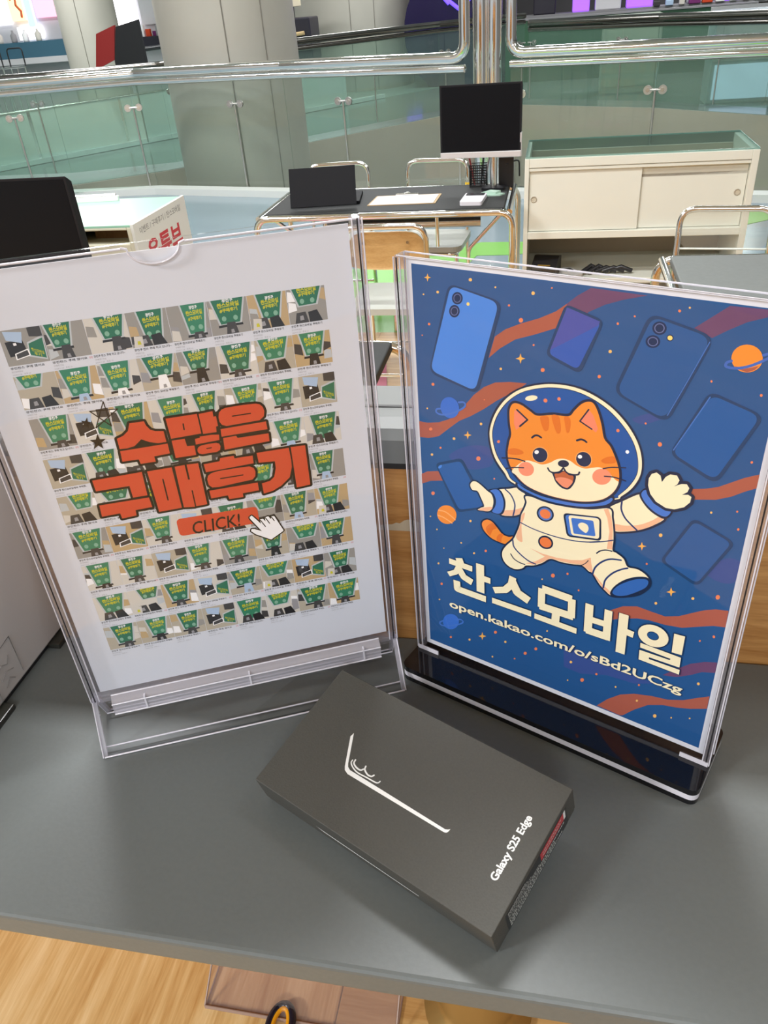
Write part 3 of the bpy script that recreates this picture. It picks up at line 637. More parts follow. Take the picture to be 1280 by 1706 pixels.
["P","black",0.75,[240,1952,348,1951]],
["P","black",0.87,[-249,1609,-251,1459]],
["P","black",0.82,[93,1544,232,1542]],
["R","red",3.2,[-236,1308,280,1295,279,1168,-237,1176]],
["D","black",1.7,[221,1224,236,1233,250,1213,286,1156,283,1190,304,1193,317,1169,318,1200,340,1205,354,1178,361,1201,379,1197,403,1129,423,1074,416,1066,332,1019,239,1083,213,1114,219,1130,239,1125,282,1098,222,1211]],
["F","white",0,[221,1224,236,1233,250,1213,286,1156,283,1190,304,1193,317,1169,318,1200,340,1205,354,1178,361,1201,379,1197,403,1129,423,1074,416,1066,332,1019,239,1083,213,1114,219,1130,239,1125,282,1098,222,1211]],
["P","black",0.63,[286,1185,311,1129]],
["P","black",0.62,[321,1196,341,1148]],
["P","black",0.62,[360,1195,374,1161]],
["P","black",0.55,[-460,2173,-541,2019]],
["P","black",0.59,[-541,2019,-394,2115]],
["P","black",0.64,[-394,2115,-547,2127]],
["P","black",0.64,[-547,2127,-454,2016]],
["P","black",0.58,[-454,2016,-460,2173]],
["F","black",0,[-571,2093,-574,2067,-552,2058,-576,2049,-579,2022,-591,2044,-615,2035,-599,2058,-610,2079,-588,2072]],
["F","black",0,[-543,1982,-539,1945,-506,1941,-537,1920,-534,1881,-558,1906,-589,1887,-573,1923,-595,1949,-561,1947]]
],
[
["F","white",0,[-501,115,-507,84,-410,-101,-394,-121,-362,-133,365,-130,378,-126,385,-117,389,-95,378,-105,362,-112,-365,-104,-389,-93,-403,-75,-498,109]],
["L","white",0.82,[-392,-41,-389,-60,-360,-80,-312,-93,-238,-90,-173,-88,-155,-81,-150,-68]],
["L","white",1.05,[-376,-31,-371,-54,-341,-69,-306,-71,-292,-56]],
["L","white",1.04,[-290,-33,-282,-54,-249,-71,-219,-70,-208,-55]]
]
]
# ------------------------------------------------------------------ palette
G = 1.23
def ink(r, g, b):
    return tuple(max(lin(v) * G - 0.014, 0.0015) for v in (r, g, b)) + (1,)
PALC = dict(bg=(43,84,135), bgp=(60,80,138), rib=(163,90,75), ribp=(104,72,104), dot_o=(222,125,88), dot_y=(232,180,105), dot_y2=(238,205,120), star=(232,172,88),
 orange=(231,137,58), orl=(242,168,105), ring=(66,102,178), ring2=(68,112,190), bluep=(56,106,192), outl=(38,66,104), outl2=(30,50,85), ph1=(72,128,208), ph2=(52,88,168),
 ph2b=(74,82,155), ph3=(42,86,142), phl=(68,110,180), ph4=(38,88,150), ph5=(45,87,143), ph6=(45,90,152), lens=(92,105,150), navy=(32,44,70), cream=(238,226,190),
 vis=(33,84,155), peach=(232,178,142), line=(40,58,108), cuff=(70,115,195), odark=(216,112,48), foot=(54,100,172), ring3=(85,118,185), oy=(226,122,70), pink=(232,130,102),
 pink2=(236,142,112), white=(240,238,238), eye=(32,48,80), mouth=(184,98,66), tongue=(230,140,110), black=(36,32,30), red=(204,80,55),
 green=(52,112,86), green2=(62,128,98), greenl=(128,172,148), yellow=(196,190,48), boxk=(70,68,68), boxk2=(48,47,48), beige=(178,168,150), greyb=(150,146,140), skyb=(170,190,214), tan=(186,160,120), frame=(186,190,192), grey=(150,148,150), lred=(205,70,80), purple=(120,60,110), pale=(206,200,190))
PAL = {k: mat('ink_' + k, ink(*v), 0.75, spec=0.2) for k, v in PALC.items()}
PAPER = mat('white_paper', (0.775, 0.785, 0.845, 1), 0.8, spec=0.2, noise=0.012, nscale=9)
CHROME = mat('polished_chrome', (0.86, 0.86, 0.84, 1), 0.07, metal=1.0)
STEEL = mat('brushed_steel', (0.70, 0.69, 0.66, 1), 0.22, metal=1.0)
BLACK = mat('black_plastic', (0.012, 0.012, 0.014, 1), 0.35)
ACRY = clear('clear_acrylic', (0.985, 0.985, 0.99), ior=1.42, rough=0.03)
ACRY_EDGE = clear('acrylic_edge', (0.90, 0.89, 0.92), 1.75, 0.06, haze=0.10, hazecol=(.85, .83, .9))
ACRY_LEDGE = clear('acrylic_ledge', (0.85, 0.84, 0.87), 1.8, 0.08, haze=0.30, hazecol=(.9, .88, .95))
AF = mat('acrylic_edge_glint', (0.75, 0.73, 0.80, 1), 0.12, spec=0.9)  # pale opaque colour painted as bright highlights along the clear acrylic

# ------------------------------------------------------------------ the setting
# floor: pale glossy tiles, a lime band, wood laid in front of the partition
NEAR = [(-9.0, 8.6), (-5.6, 8.05), (-4.0, 8.1), (-2.45, 7.72), (-0.6, 7.3), (-0.3, 7.38), (0.75, 7.12), (1.5, 6.97), (4.5, 6.3)]
FAR = [(-9.0, 9.0), (-5.29, 8.62), (-4.43, 9.25), (-3.36, 10.54), (-1.68, 12.55), (-0.51, 13.35), (1.28, 12.28), (2.48, 11.11), (4.5, 9.4)]
tile = mat('pale_floor_tile', C(136, 152, 160), 0.16, noise=0.04, nscale=1.5)
lime = mat('lime_floor', C(122, 184, 84), 0.3, noise=0.04, nscale=3)
oakf = wood('oak_floor', C(176, 132, 74), C(212, 172, 112), (1.2, 14, 1), 0.35, 2.2, plank=0.16)
fl = MB()
fl.prism([(-9, -3), (4.5, -3)] + NEAR[::-1], -0.30, 0.0, tile)
gz = [(-2.6, 4.08), (-0.62, 4.08), (-0.57, 5.2), (-0.5, 5.53), (-0.25, 5.53), (1.2, 6.05), (2.4, 6.9), (2.4, 7.0), (1.5, 6.6), (0.5, 6.05), (-0.2, 5.85), (-0.5, 5.86), (-0.8, 5.57), (-1.2, 5.31), (-1.6, 5.15), (-2.6, 5.0)]
fl.prism(gz, 0.0, 0.003, lime)
fl.prism([(-9, -3), (4.5, -3), (4.5, 4.08), (-9, 4.08)], 0.0, 0.004, oakf)
struct(fl.build('floor', rot=(0, 0, YAW)))
f2 = MB(); f2.prism(FAR + [(4.5, 24), (-16, 24), (-16, 9.0)], -1.15, 0.0, mat('fascia_beige', C(176, 168, 152), 0.4, noise=0.03, nscale=2))
ft = mat('far_floor', C(128, 142, 138), 0.15, noise=0.08, nscale=1.2)
f2.prism([(p[0], p[1] + 0.03) for p in FAR] + [(4.5, 24), (-16, 24), (-16, 9.03)], 0.0, 0.006, ft)
f2.prism([(-9, 8.0), (-9, 9.0), (-5.29, 8.55), (-5.29, 8.1)], -1.15, 0.0, ft)
f2.prism([(-7.4, 9.03), (-6.95, 9.67), (-2.82, 15.54), (-1, 18.1), (-16, 24), (-16, 9)], 0.0, 0.010, mat('far_floor_pale', C(150, 170, 164), 0.2, noise=.05, nscale=1))
struct(f2.build('floor_far_side', rot=(0, 0, YAW)))
f3 = MB(); f3.box(-16, 8, 4, 24, -4.6, -4.5, mat('lower_floor', C(120, 128, 122), 0.3, noise=0.1, nscale=0.8))
struct(f3.build('floor_lower_level', rot=(0, 0, YAW)))
ce = MB(); ce.box(-17, 8, -4, 24.5, CEIL, CEIL + 0.1, mat('white_ceiling', (0.75, 0.75, 0.73, 1), 0.8)); struct(ce.build('ceiling', rot=(0, 0, YAW)))
bw = MB(); bw.box(-17, 8, 24, 24.2, -4.6, CEIL, mat('far_wall_dark', C(92, 88, 90), 0.6, noise=0.15, nscale=1)); struct(bw.build('wall_far', rot=(0, 0, YAW)))
lw = MB(); lw.box(-17, -16.8, -4, 24, -4.6, CEIL, mat('wall_left_grey', C(150, 146, 142), 0.6)); struct(lw.build('wall_left', rot=(0, 0, YAW)))
rw = MB(); rw.box(8, 8.2, -4, 24, -4.6, CEIL, mat('wall_right_grey', C(150, 148, 145), 0.6)); struct(rw.build('wall_right', rot=(0, 0, YAW)))
kb = MB()
kw = mat('white_kerb', C(216, 218, 214), 0.3)
for i in range(len(NEAR) - 1):
    (a0, b0), (a1, b1) = NEAR[i], NEAR[i + 1]
    kb.prism([(a0, b0 - 0.16), (a1, b1 - 0.16), (a1, b1), (a0, b0)], 0.0, 0.06, kw)
struct(kb.build('trim_1', rot=(0, 0, YAW)))
# round columns
colm = mat('column_cladding', C(176, 171, 160), 0.42, noise=0.02, nscale=3)
seam = mat('column_seam', C(120, 115, 106), 0.5)
def column(a, b, r, z0, seams):
    m = MB(); m.cyl((0, 0, z0), (0, 0, CEIL), r, colm, n=64)
    for t in seams:
        x, y = (r + 0.001) * math.cos(t), (r + 0.001) * math.sin(t); m.tube([(x, y, z0), (x, y, CEIL)], 0.006, seam, n=6)
    return struct(m.build('pillar', loc=W(a, b), rot=(0, 0, YAW)))
column(-3.36, 9.02, 0.70, -4.5, (-1.25, -2.9, -0.7))
column(-7.85, 14.5, 0.48, -0.2, (-1.4,))
column(-3.95, 17.6, 1.12, -0.2, (-1.4, -1.0))
# low partition behind the counter, faced with beech veneer, silver cap rail on top
beech = wood('beech_veneer', C(164, 108, 52), C(212, 158, 96), (1.6, 1, 16), 0.35, 4.0)
pw = MB(); pw.box(-2.4, 2.2, 0.4729, 0.525, 0, 1.296, beech)
random.seed(3)
peel = [(-0.135, 1.2362), (-0.06, 1.2362)]
x = -0.06
while x > -0.135: peel.append((x, 1.2395 + random.random() * 0.003 + (0.006 * max(0, 1 - abs(x + 0.093) / 0.014)))); x -= 0.0025 + random.random() * 0.002
pw.add([(p[0], 0.4725, p[1]) for p in peel], [tuple(t) for t in tessellate_polygon([[Vector((p[0], p[1], 0)) for p in peel]])], mat('peeled_board', C(196, 178, 150), 0.8))
struct(pw.build('wall_partition', rot=(0, 0, YAW)))
rl = MB(); sil = mat('silver_rail', C(118, 121, 120), 0.5, metal=0.0)
rl.prism([(0.4629, 1.300), (0.4629, 1.318), (0.468, 1.3245), (0.48, 1.3275), (0.53, 1.3275), (0.533, 1.3215), (0.533, 1.300)], -2.4, 2.2, sil, frame=lambda u, v, w: (w, u, v))
rl.box(-2.4, 2.2, 0.469, 0.53, 1.292, 1.300, mat('rail_shadow_line', (0.015, 0.015, 0.015, 1), 0.5))  # near-black strip painted as the shadow line under the cap rail
rl.box(-2.4, 2.2, 0.494, 0.497, 1.3275, 1.3282, mat('rail_groove', (0.05, 0.05, 0.05, 1), 0.5))
struct(rl.build('trim_2', rot=(0, 0, YAW)))

# ------------------------------------------------------------------ counter and what is under it
ZC = 1.13
grey = mat('grey_laminate', C(101, 106, 105), 0.42, noise=0.035, nscale=300, bump=0.04)
ct = MB(); ct.box(-1.9, 1.6, 0.2062, 0.4725, -0.0215, 0, grey)
tag(ct.build('counter_top', bevel=0.0035, seg=3, loc=W(0, 0, ZC), rot=(0, 0, YAW)), 'narrow grey laminate counter top with rounded front edge', 'counter')
dk = thing('desk', 'light oak desk seen below the front edge of the grey counter', 'desk', W(0, 0, 0))
oak = wood('oak_laminate', C(200, 152, 90), C(246, 216, 164), (16, 1.0, 1), 0.38, 2.6, rot=math.radians(-2), c3=C(226, 188, 128))
m = MB(); m.box(-1.3, -0.1825, -0.2, 0.46, 0.675, 0.70, oak); m.build('desk_top', dk, bevel=0.002)
oak2 = wood('oak_laminate_return', C(190, 144, 84), C(228, 190, 128), (1.0, 15, 1), 0.38, 2.6)
m = MB(); m.box(-0.1815, 0.7, -0.2, 0.46, 0.675, 0.70, oak2); m.build('return_top', dk, bevel=0.001)
for xx in (-1.25, 0.62):
    for yy in (-0.15, 0.40):
        m = MB(); m.box(xx, xx + 0.04, yy, yy + 0.04, 0, 0.675, mat('grey_leg', C(120, 120, 120), 0.4)); m.build('leg', dk, bevel=0.003)
po = MB(); brass = mat('brass_post', C(178, 146, 88), 0.32, metal=0.6)
po.lathe([(0.0, 0), (0.055, 0), (0.055, 0.006), (0.042, 0.012), (0.040, 0.03), (0.040, 0.395), (0.05, 0.405), (0.05, 0.4085), (0, 0.4085)], (0, 0, 0), brass, 32)
tag(po.build('support_post', loc=W(-0.04, 0.395, 0.70), rot=(0, 0, YAW)), 'brass coloured round post holding up the grey counter', 'post')
# clear wedge stand lying on the oak desk
ta = clear('clear_wedge', (0.95, 0.93, 0.93), 1.12, 0.5, haze=0.05, hazecol=(.8, .74, .72)); te = mat('wedge_edge', C(160, 134, 120), 0.3)
tr = thing('acrylic_wedge', 'clear acrylic wedge stand lying on the oak desk behind the scissors', 'stand', W(-0.3205, 0.3475, 0.7005), YAW)
YZ = lambda u, v, w: (w, u, v)
for nm, poly in (('base_sheet', [(0, 0), (0.10, 0), (0.10, 0.0025), (0, 0.0025)]), ('sloping_sheet', [(0, 0.003), (0.003, 0.003), (0.075, 0.058), (0.073, 0.0605)])):
    m = MB(); m.prism(poly, 0, 0.203, ta, YZ); o_ = m.build(nm, tr)
    m = MB(); m.tube([(0, poly[0][0], poly[0][1] + .001), (0, poly[2][0], poly[2][1])], .0011, te, n=6); m.build('sheet_edge', o_)
    m = MB(); m.tube([(.203, poly[0][0], poly[0][1] + .001), (.203, poly[2][0], poly[2][1])], .0011, te, n=6); m.build('sheet_edge', o_)
    m = MB(); m.tube([(0, poly[0][0] - .0005, poly[0][1] + .001), (.203, poly[0][0] - .0005, poly[0][1] + .001)], .0013, te, n=6); m.build('sheet_edge', o_)
sc = thing('scissors', 'scissors with black handles lined in orange lying on the oak desk', 'scissors', W(-0.2357, 0.3405, 0.7005), YAW)
hb = mat('scissors_black', (0.010, 0.010, 0.022, 1), 0.25); ho = mat('scissors_orange', C(232, 160, 20), 0.4)
def oval(cx, cy, rx, ry, z, n=32): return [(cx + rx * math.cos(2 * PI * k / n), cy + ry * math.sin(2 * PI * k / n), z) for k in range(n)]
for sx_, dy in ((0, 0.005), (0.040, -0.030)):
    m = MB(); m.tube(oval(sx_, -0.006 + dy, 0.0118, 0.021, 0.006), 0.0040, hb, closed=True, n=12)
    m.tube([(sx_, -0.030 + dy, 0.006), (0.022 + (sx_ - .023) * .3, -0.075, 0.006)], 0.005, hb, n=10)
    h_ = m.build('handle', sc)
    i_ = MB(); i_.tube(oval(sx_, -0.006 + dy, 0.0082, 0.0172, 0.006), 0.0028, ho, closed=True, n=10); i_.build('handle_lining', h_)
m = MB(); m.prism([(0.016, -0.07), (0.028, -0.07), (0.024, -0.19)], 0.004, 0.006, STEEL); m.build('blade', sc)
m = MB(); m.prism([(0.016, -0.07), (0.028, -0.07), (0.020, -0.19)], 0.0062, 0.008, STEEL); m.build('blade', sc)

# ------------------------------------------------------------------ left clear sign stand with the review sheet
LY = 0.18082
ls = thing('sign_stand', 'clear acrylic sign stand on splayed legs holding the white review sheet', 'sign stand', Vector((-0.10937, 0.42611, ZC)), LY)
zb = 0.0423
def sheet_with_notch(w, z0, z1, y0, y1, nx, nr):
    pts = [(-w / 2, z0), (w / 2, z0), (w / 2, z1 - 0.004), (w / 2 - 0.004, z1), (nx + nr + .003, z1)]
    for k in range(17):
        t = -PI * k / 16
        pts.append((nx + nr * math.cos(t), z1 - 0.001 + 0.66 * nr * math.sin(t)))
    pts += [(nx - nr - .003, z1), (-w / 2 + 0.004, z1), (-w / 2, z1 - 0.004)]
    return pts, y0, y1
FX = lambda u, v, w: (u, w, v)
m = MB(); P_, a_, b_ = sheet_with_notch(0.222, zb - 0.004, zb + 0.300, -0.0035, -0.0015, 0.0008, 0.0135); m.prism(P_, a_, b_, ACRY, FX); fp = m.build('front_panel', ls)
m = MB(); m.tube([(p[0], -0.0025, p[1]) for p in P_[4:-2]], 0.0007, AF, n=6)
m.tube([(-0.109, -0.0025, zb + .2995), (P_[-3][0], -0.0025, zb + .2995)], 0.0007, AF, n=6); m.tube([(0.109, -0.0025, zb + .2995), (P_[4][0], -0.0025, zb + .2995)], 0.0007, AF, n=6)
m.build('panel_edge', fp)
m = MB(); m.box(-0.111, 0.111, 0.0012, 0.0032, zb - 0.004, zb + 0.301, ACRY); m.build('back_panel', ls)
for s in (-1, 1):
    m = MB(); m.box(min(s * .1062, s * .1122), max(s * .1062, s * .1122), -0.0042, 0.0052, zb - 0.006, zb + 0.3005, ACRY_EDGE); o_ = m.build('side_rail', ls, bevel=0.0012)
    for (ex, ey, nm) in ((s * .1122, -0.0042, AF), (s * .1065, -0.0044, AF), (s * .1122, 0.0052, AF), (s*.1095, -0.0042, BLACK)):
        e = MB(); e.tube([(ex, ey, zb - .005), (ex, ey, zb + .300)], .00045, nm, n=6); e.build('rail_streak', o_)  # pale lines paint highlights, the black one a dark streak in the clear rail
m = MB(); m.box(-0.112, 0.112, -0.004, 0.0045, zb - 0.0075, zb - 0.0035, ACRY_EDGE)
m.build('bottom_rail', ls, bevel=0.001)
m = MB(); m.prism([(-0.004, zb - 0.002), (-0.0095, zb - 0.006), (-0.0095, zb - 0.0155), (-0.0072, zb - 0.0155), (-0.0068, zb - 0.0075), (-0.004, zb - 0.0055)], -0.098, 0.098, ACRY_LEDGE, lambda u, v, w: (w, u, v))
o_ = m.build('clip_ledge', ls)
for xx in (-0.075, 0.0, 0.085): m = MB(); m.box(xx - 0.0006, xx + 0.0006, -0.0100, -0.0066, zb - 0.015, zb - 0.004, AF); m.build('ledge_rib', o_)
for yy, zz in ((-.0097, zb - .0155), (-.0097, zb - .006), (-.004, zb - .002)): m = MB(); m.tube([(-.098, yy, zz), (.098, yy, zz)], .0006, AF, n=6); m.build('ledge_edge', o_)
for s in (-1, 1):
    yt, yb = (-0.003, -0.0235) if s < 0 else (0.004, 0.0235)
    m = MB(); t = 0.0032 * s
    m.prism([(yt, zb - 0.006), (yb, 0), (yb - t * .0 + 0.0, 0.0028), (yt - t, zb - 0.006 + 0.0)] if False else [(yt, zb - 0.006), (yb, 0.0), (yb - t, 0.0), (yt - t, zb - 0.006)], -0.112, 0.112, ACRY, lambda u, v, w: (w, u, v))
    lg = m.build('leg', ls)
    for xs in (-1, 1):
        e = MB(); e.prism([(yt, zb - 0.006), (yb, 0.0), (yb - t, 0.0), (yt - t, zb - 0.006)], xs * 0.112, xs * 0.1090, ACRY_LEDGE, lambda u, v, w: (w, u, v)); e.build('leg_end', lg)
        for yo, zo in ((0, 0), (-t, 0.0)): e = MB(); e.tube([(xs * .112, yt + yo, zb - .006), (xs * .112, yb + yo, .0006)], .0005, AF, n=6); e.build('leg_edge', lg)
    for yo, zo, rr in ((0, .0008, .0007), (-t * 2.1, .0040, .0006)): e = MB(); e.tube([(-0.111, yb + yo, zo), (0.111, yb + yo, zo)], rr, AF, n=6); e.build('leg_edge', lg)
# the printed sheet
sh = MB()
sh.box(-0.105, 0.105, -0.0004, 0.0, 0, 0.297, PAPER)
FP = lambda x, y, z: (x / 1000, -0.00045 - z / 1000, y / 1000)
random.seed(11)
def quad(mb, pts, m, z, clip):
    poly = [Vector((min(max(p[0], clip[0]), clip[1]), min(max(p[1], clip[2]), clip[3]))) for p in pts]
    if (max(p.x for p in poly) - min(p.x for p in poly)) < .05 or (max(p.y for p in poly) - min(p.y for p in poly)) < .05: return
    tri = tessellate_polygon([[Vector((p.x, p.y, 0)) for p in poly]])
    mb.add([FP(p.x, p.y, z) for p in poly], [tuple(t) for t in tri], m)
def clip_text(mb, s, m, z, x, y, w, h, clip, bold=0.02, skew=0.0):
    v, f, (x0, x1, y0, y1) = text_mesh(s, bold, 1)
    if y + h > clip[3] + h * .8: return
    sx = w / (x1 - x0); sy = h / (y1 - y0)
    mb.add([FP(min(max(x + (p[0] - x0) * sx, clip[0]), clip[1]), min(max(y + (p[1] - y0) * sy + skew * (p[0] - x0) * sx, clip[2]), clip[3]), z) for p in v], f, m)
CW, CH = 22.1, 20.0
caps = ['광진구 찬스모바일 구매후기', '광진구 찬스 구매 하고 갑니다~', '광진구 찬스모바일 구매후기', '광진찬스 구매 했어요', '광진구 찬스모바일에서 구매했..', '광진구 찬스 모바일 구매후기']
for r in range(9):
    for c in range(8):
        x = -88.5 + c * CW; y = 265.6 - r * 26.2 - CH; cl = (x, x + CW - 0.25, y, y + CH)
        base = random.choice(['beige', 'pale', 'beige', 'greyb', 'tan', 'pale'])
        quad(sh, [(x, y), (x + CW, y), (x + CW, y + CH), (x, y + CH)], PAL[base], 0.01, cl)
        kind = random.choice('AAABBCDDE')
        if kind == 'E':     # sign lying to the right, boxes on the left
            quad(sh, [(x + 12, y + 4), (x + 21, y + 1), (x + 22, y + 15), (x + 13, y + 12)], PAL['frame'], 0.02, cl); quad(sh, [(x + 12.8, y + 4.8), (x + 20.5, y + 2), (x + 21.3, y + 13.5), (x + 13.6, y + 11.2)], PAL['green'], 0.03, cl)
            quad(sh, [(x + 15, y + 15), (x + 22, y + 14), (x + 22, y + 20), (x + 15, y + 20)], PAL['boxk'], 0.02, cl)
            quad(sh, [(x + 2.5, y + 5), (x + 12, y + 6), (x + 11, y + 14), (x + 2, y + 13.5)], PAL['boxk2'], 0.035, cl); quad(sh, [(x + 5, y + 3), (x + 13, y + 4.6), (x + 12.6, y + 8.6), (x + 5.2, y + 6.6)], PAL['white'], 0.04, cl); quad(sh, [(x + 5.7, y + 3.6), (x + 12.3, y + 5), (x + 12, y + 7.9), (x + 5.8, y + 6.2)], PAL['boxk'], 0.045, cl)
            quad(sh, [(x + 3, y + 14.5), (x + 10.5, y + 12), (x + 12, y + 18), (x + 2.5, y + 19.5)], PAL['skyb'], 0.04, cl); quad(sh, [(x + 6, y + 11), (x + 7.6, y + 11.2), (x + 7.4, y + 12.6), (x + 5.9, y + 12.5)], PAL['white'], 0.05, cl)
            clip_text(sh, '찬스모바일', PAL['yellow'], 0.05, x + 14.2, y + 7, 5.8, 2.0, cl, skew=-0.5); clip_text(sh, '후기', PAL['yellow'], 0.05, x + 15, y + 4.5, 3.4, 2, cl, skew=-0.5)
        else:
            w = random.uniform(13, 18); h = random.uniform(12.5, 18) if kind != 'C' else random.uniform(10, 13); tx = x + random.uniform(1.0, CW - w - 1.2); ty = y + (20 - h) + random.uniform(-1.2, 1.5) + (0 if kind != 'C' else 3)
            # clutter left and right
            for q in range(3): xa = random.choice([x, x + CW - 5]); ya = y + random.uniform(0, 14); quad(sh, [(xa, ya), (xa + 5, ya + random.uniform(-2, 2)), (xa + 4.5, ya + 5), (xa + .5, ya + 6)], PAL[random.choice(['boxk', 'greyb', 'white', 'pale', 'frame', 'tan', 'grey'])], 0.015 + q * .002, cl)
            ins = w * 0.20
            quad(sh, [(tx + ins - .9, ty - .7), (tx + w - ins + .9, ty - .4), (tx + w + .9, ty + h + 1), (tx - .9, ty + h + 1)], PAL['frame'], 0.025, cl)
            quad(sh, [(tx + ins, ty), (tx + w - ins, ty + .3), (tx + w, ty + h + 1), (tx, ty + h + 1)], PAL[random.choice(['green', 'green2'])], 0.03, cl)
            for q in range(2):
                cx_, cy_ = tx + w * (.32 + .36 * q), ty + h * .2; quad(sh, [(cx_ + 1.3 * math.cos(t), cy_ + 1.5 * math.sin(t)) for t in [2 * PI * k / 10 for k in range(10)]], PAL['greenl'], 0.033, cl)
            clip_text(sh, '광진구', PAL['white'], 0.04, tx + w * .34, ty + h * .80, w * .34, 2.1, cl, .03, .03)
            clip_text(sh, '찬스모바일', PAL['yellow'], 0.04, tx + w * .17, ty + h * .60, w * .68, 2.9, cl, .04, .04)
            clip_text(sh, '#구매후기', PAL['yellow'], 0.04, tx + w * .22, ty + h * .43, w * .56, 2.3, cl, .04, .04)
            if kind in 'AB':
                quad(sh, [(tx + ins - 1.6, ty - 1.9), (tx + w - ins + 1.6, ty - 1.5), (tx + w - ins + 1.4, ty - .2), (tx + ins - 1.4, ty - .5)], PAL['boxk2'], 0.035, cl)
                bx = tx + w * random.uniform(.3, .45); quad(sh, [(bx - .6, y), (bx + 6.2, y), (bx + 5, ty + .8), (bx + .4, ty + .8)], PAL[random.choice(['boxk', 'boxk2', 'boxk', 'skyb', 'white'])], 0.04, cl)
                quad(sh, [(bx + 2, y + .4), (bx + 4, y + .5), (bx + 3.6, y + 2.6), (bx + 2.1, y + 2.5)], PAL['grey'], 0.045, cl)
            else:
                quad(sh, [(x + 3, y - 1), (x + 11, y), (x + 9.6, y + 6.4), (x + 4.4, y + 6.2)], PAL['boxk'], 0.04, cl); quad(sh, [(x + 11.5, y), (x + 19, y - 1), (x + 16.2, y + 6.8), (x + 11, y + 6)], PAL['boxk2'], 0.042, cl)
                quad(sh, [(x + 6, y + 1.6), (x + 8.4, y + 1.8), (x + 8, y + 4.4), (x + 6.2, y + 4.2)], PAL['grey'], 0.046, cl)
                if random.random() < .45: quad(sh, [(x + 1, y), (x + 6, y - .5), (x + 6.4, y + 6), (x + 1.8, y + 6.5)], PAL['pale'], 0.05, cl); quad(sh, [(x + 3, y + 1.5), (x + 5, y + 1.5), (x + 4.6, y + 3.6), (x + 3.2, y + 3.6)], PAL['yellow'], 0.055, cl)
        cc = (x, x + CW - .4, y - 6, y + CH)
        clip_text(sh, random.choice(caps), PAL['black'], 0.02, x + .3, y - 2.15, random.uniform(16, 20.5), 1.45, cc, .012)
        if random.random() < .3: clip_text(sh, '[1]', PAL['lred'], 0.02, x + 20.2, y - 2.1, 1.4, 1.2, cc, .01)
        clip_text(sh, random.choice(['2024.11.25 · 조회 10', '2024.11.20 · 조회 12']), PAL['grey'], 0.02, x + .4, y - 5.6, 9.5, 1.05, cc, .0)
        clip_text(sh, random.choice(['찬스모바일님', '구매후기님']), PAL['grey'], 0.02, x + .4, y - 3.9, random.uniform(4.5, 6), 1.05, cc, .0)
z = art(sh, ART[1], PAL, FP, 0.08, 0.002)
v, f, bb = text_mesh('CLICK!', 0.010, 3, 0.15)
sx = 31.0 / (bb[1] - bb[0]); sh.add([FP(-14.9 + (p[0] - bb[0]) * sx, 117.4 + p[1] * 9.2 / .7, z + .01) for p in v], f, PAL['black'])
tag(sh.build('review_sheet', loc=Vector((-0.10937, 0.42611, ZC + zb)), rot=(0, 0, LY)), 'white sheet of green photo thumbnails under big red Korean headline with CLICK button', 'printed sheet')

# ------------------------------------------------------------------ right T stand with the astronaut cat poster
TY = -0.65246
ts = thing('poster_stand', 'clear acrylic poster holder on layered black and white base', 'poster stand', Vector((0.10862, 0.39255, ZC)), TY)
bk = mat('gloss_black_acrylic', (0.006, 0.006, 0.008, 1), 0.06, spec=0.6); wh = mat('gloss_white_acrylic', (0.78, 0.76, 0.82, 1), 0.12)
out_ = rrect(-0.1115, 0.1110, -0.0283, 0.0322, 0.006)
for nm, z0, z1, mm in (('base_bottom_layer', 0.0, 0.0042, bk), ('base_white_layer', 0.0042, 0.0087, wh), ('base_top_layer', 0.0087, 0.0135, bk)):
    m = MB(); m.prism(out_, z0, z1, mm); m.build(nm, ts, bevel=0.0004)
z0, z1 = 0.0137, 0.3172
m = MB(); m.box(-0.1085, 0.1085, -0.0048, -0.0024, z0, z1, ACRY); m.build('front_panel', ts)
m = MB(); m.box(-0.1085, 0.1085, 0.0022, 0.0046, z0, z1, ACRY); m.build('back_panel', ts)
for s in (-1, 1):
    m = MB(); m.box(min(s * .1060, s * .1105), max(s * .1060, s * .1105), -0.0050, 0.0062, z0, z1, ACRY_EDGE); o_ = m.build('side_rail', ts, bevel=0.001)
    for (ex, ey, nm) in ((s * .1105, -0.0050, AF), (s * .1062, -0.0051, AF), (s * .1105, 0.0062, AF), (s * .1085, -.0050, BLACK)):
        e = MB(); e.tube([(ex, ey, z0 + .001), (ex, ey, z1 - .001)], .00045, nm, n=6); e.build('rail_streak', o_)  # highlights and one dark streak drawn onto the clear rail as coloured lines
for (xa, xb) in ((-0.110, -0.092), (0.092, 0.110)): m = MB(); m.box(xa, xb, -0.0056, -0.0050, z0, z0 + 0.0036, AF); m.build('bottom_lip', ts)
for ya in (-.0048, .0040): m = MB(); m.box(-0.1085, 0.1085, ya, ya + .0005, z1 - 0.0006, z1 + 0.0002, AF); m.build('top_edge', ts)
pp = MB(); pp.box(-0.105, 0.105, -0.0004, 0.0, 0, 0.297, PAPER)
pal2 = dict(PAL)
z = art(pp, ART[0], pal2, FP, 0.02, 0.003, clip=(-101.8, 101.9, 4.1, 294.2))
for dx, dy, mm, zz in ((.35, -.45, PAL['outl2'], 0.01), (0, 0, PAL['cream'], 0.03)):
    put_text(pp, 'open.kakao.com/o/sBd2UCzg', mm, FP, z + zz, -82.8 + dx, 45.7 + dy, width=168.4, cap=9.6, bold=0.022, res=3)
tag(pp.build('poster', loc=Vector((0.10862, 0.39255, ZC + 0.018)), rot=(0, 0, TY)), 'dark blue poster of an orange cat in a space suit among floating phones', 'poster')

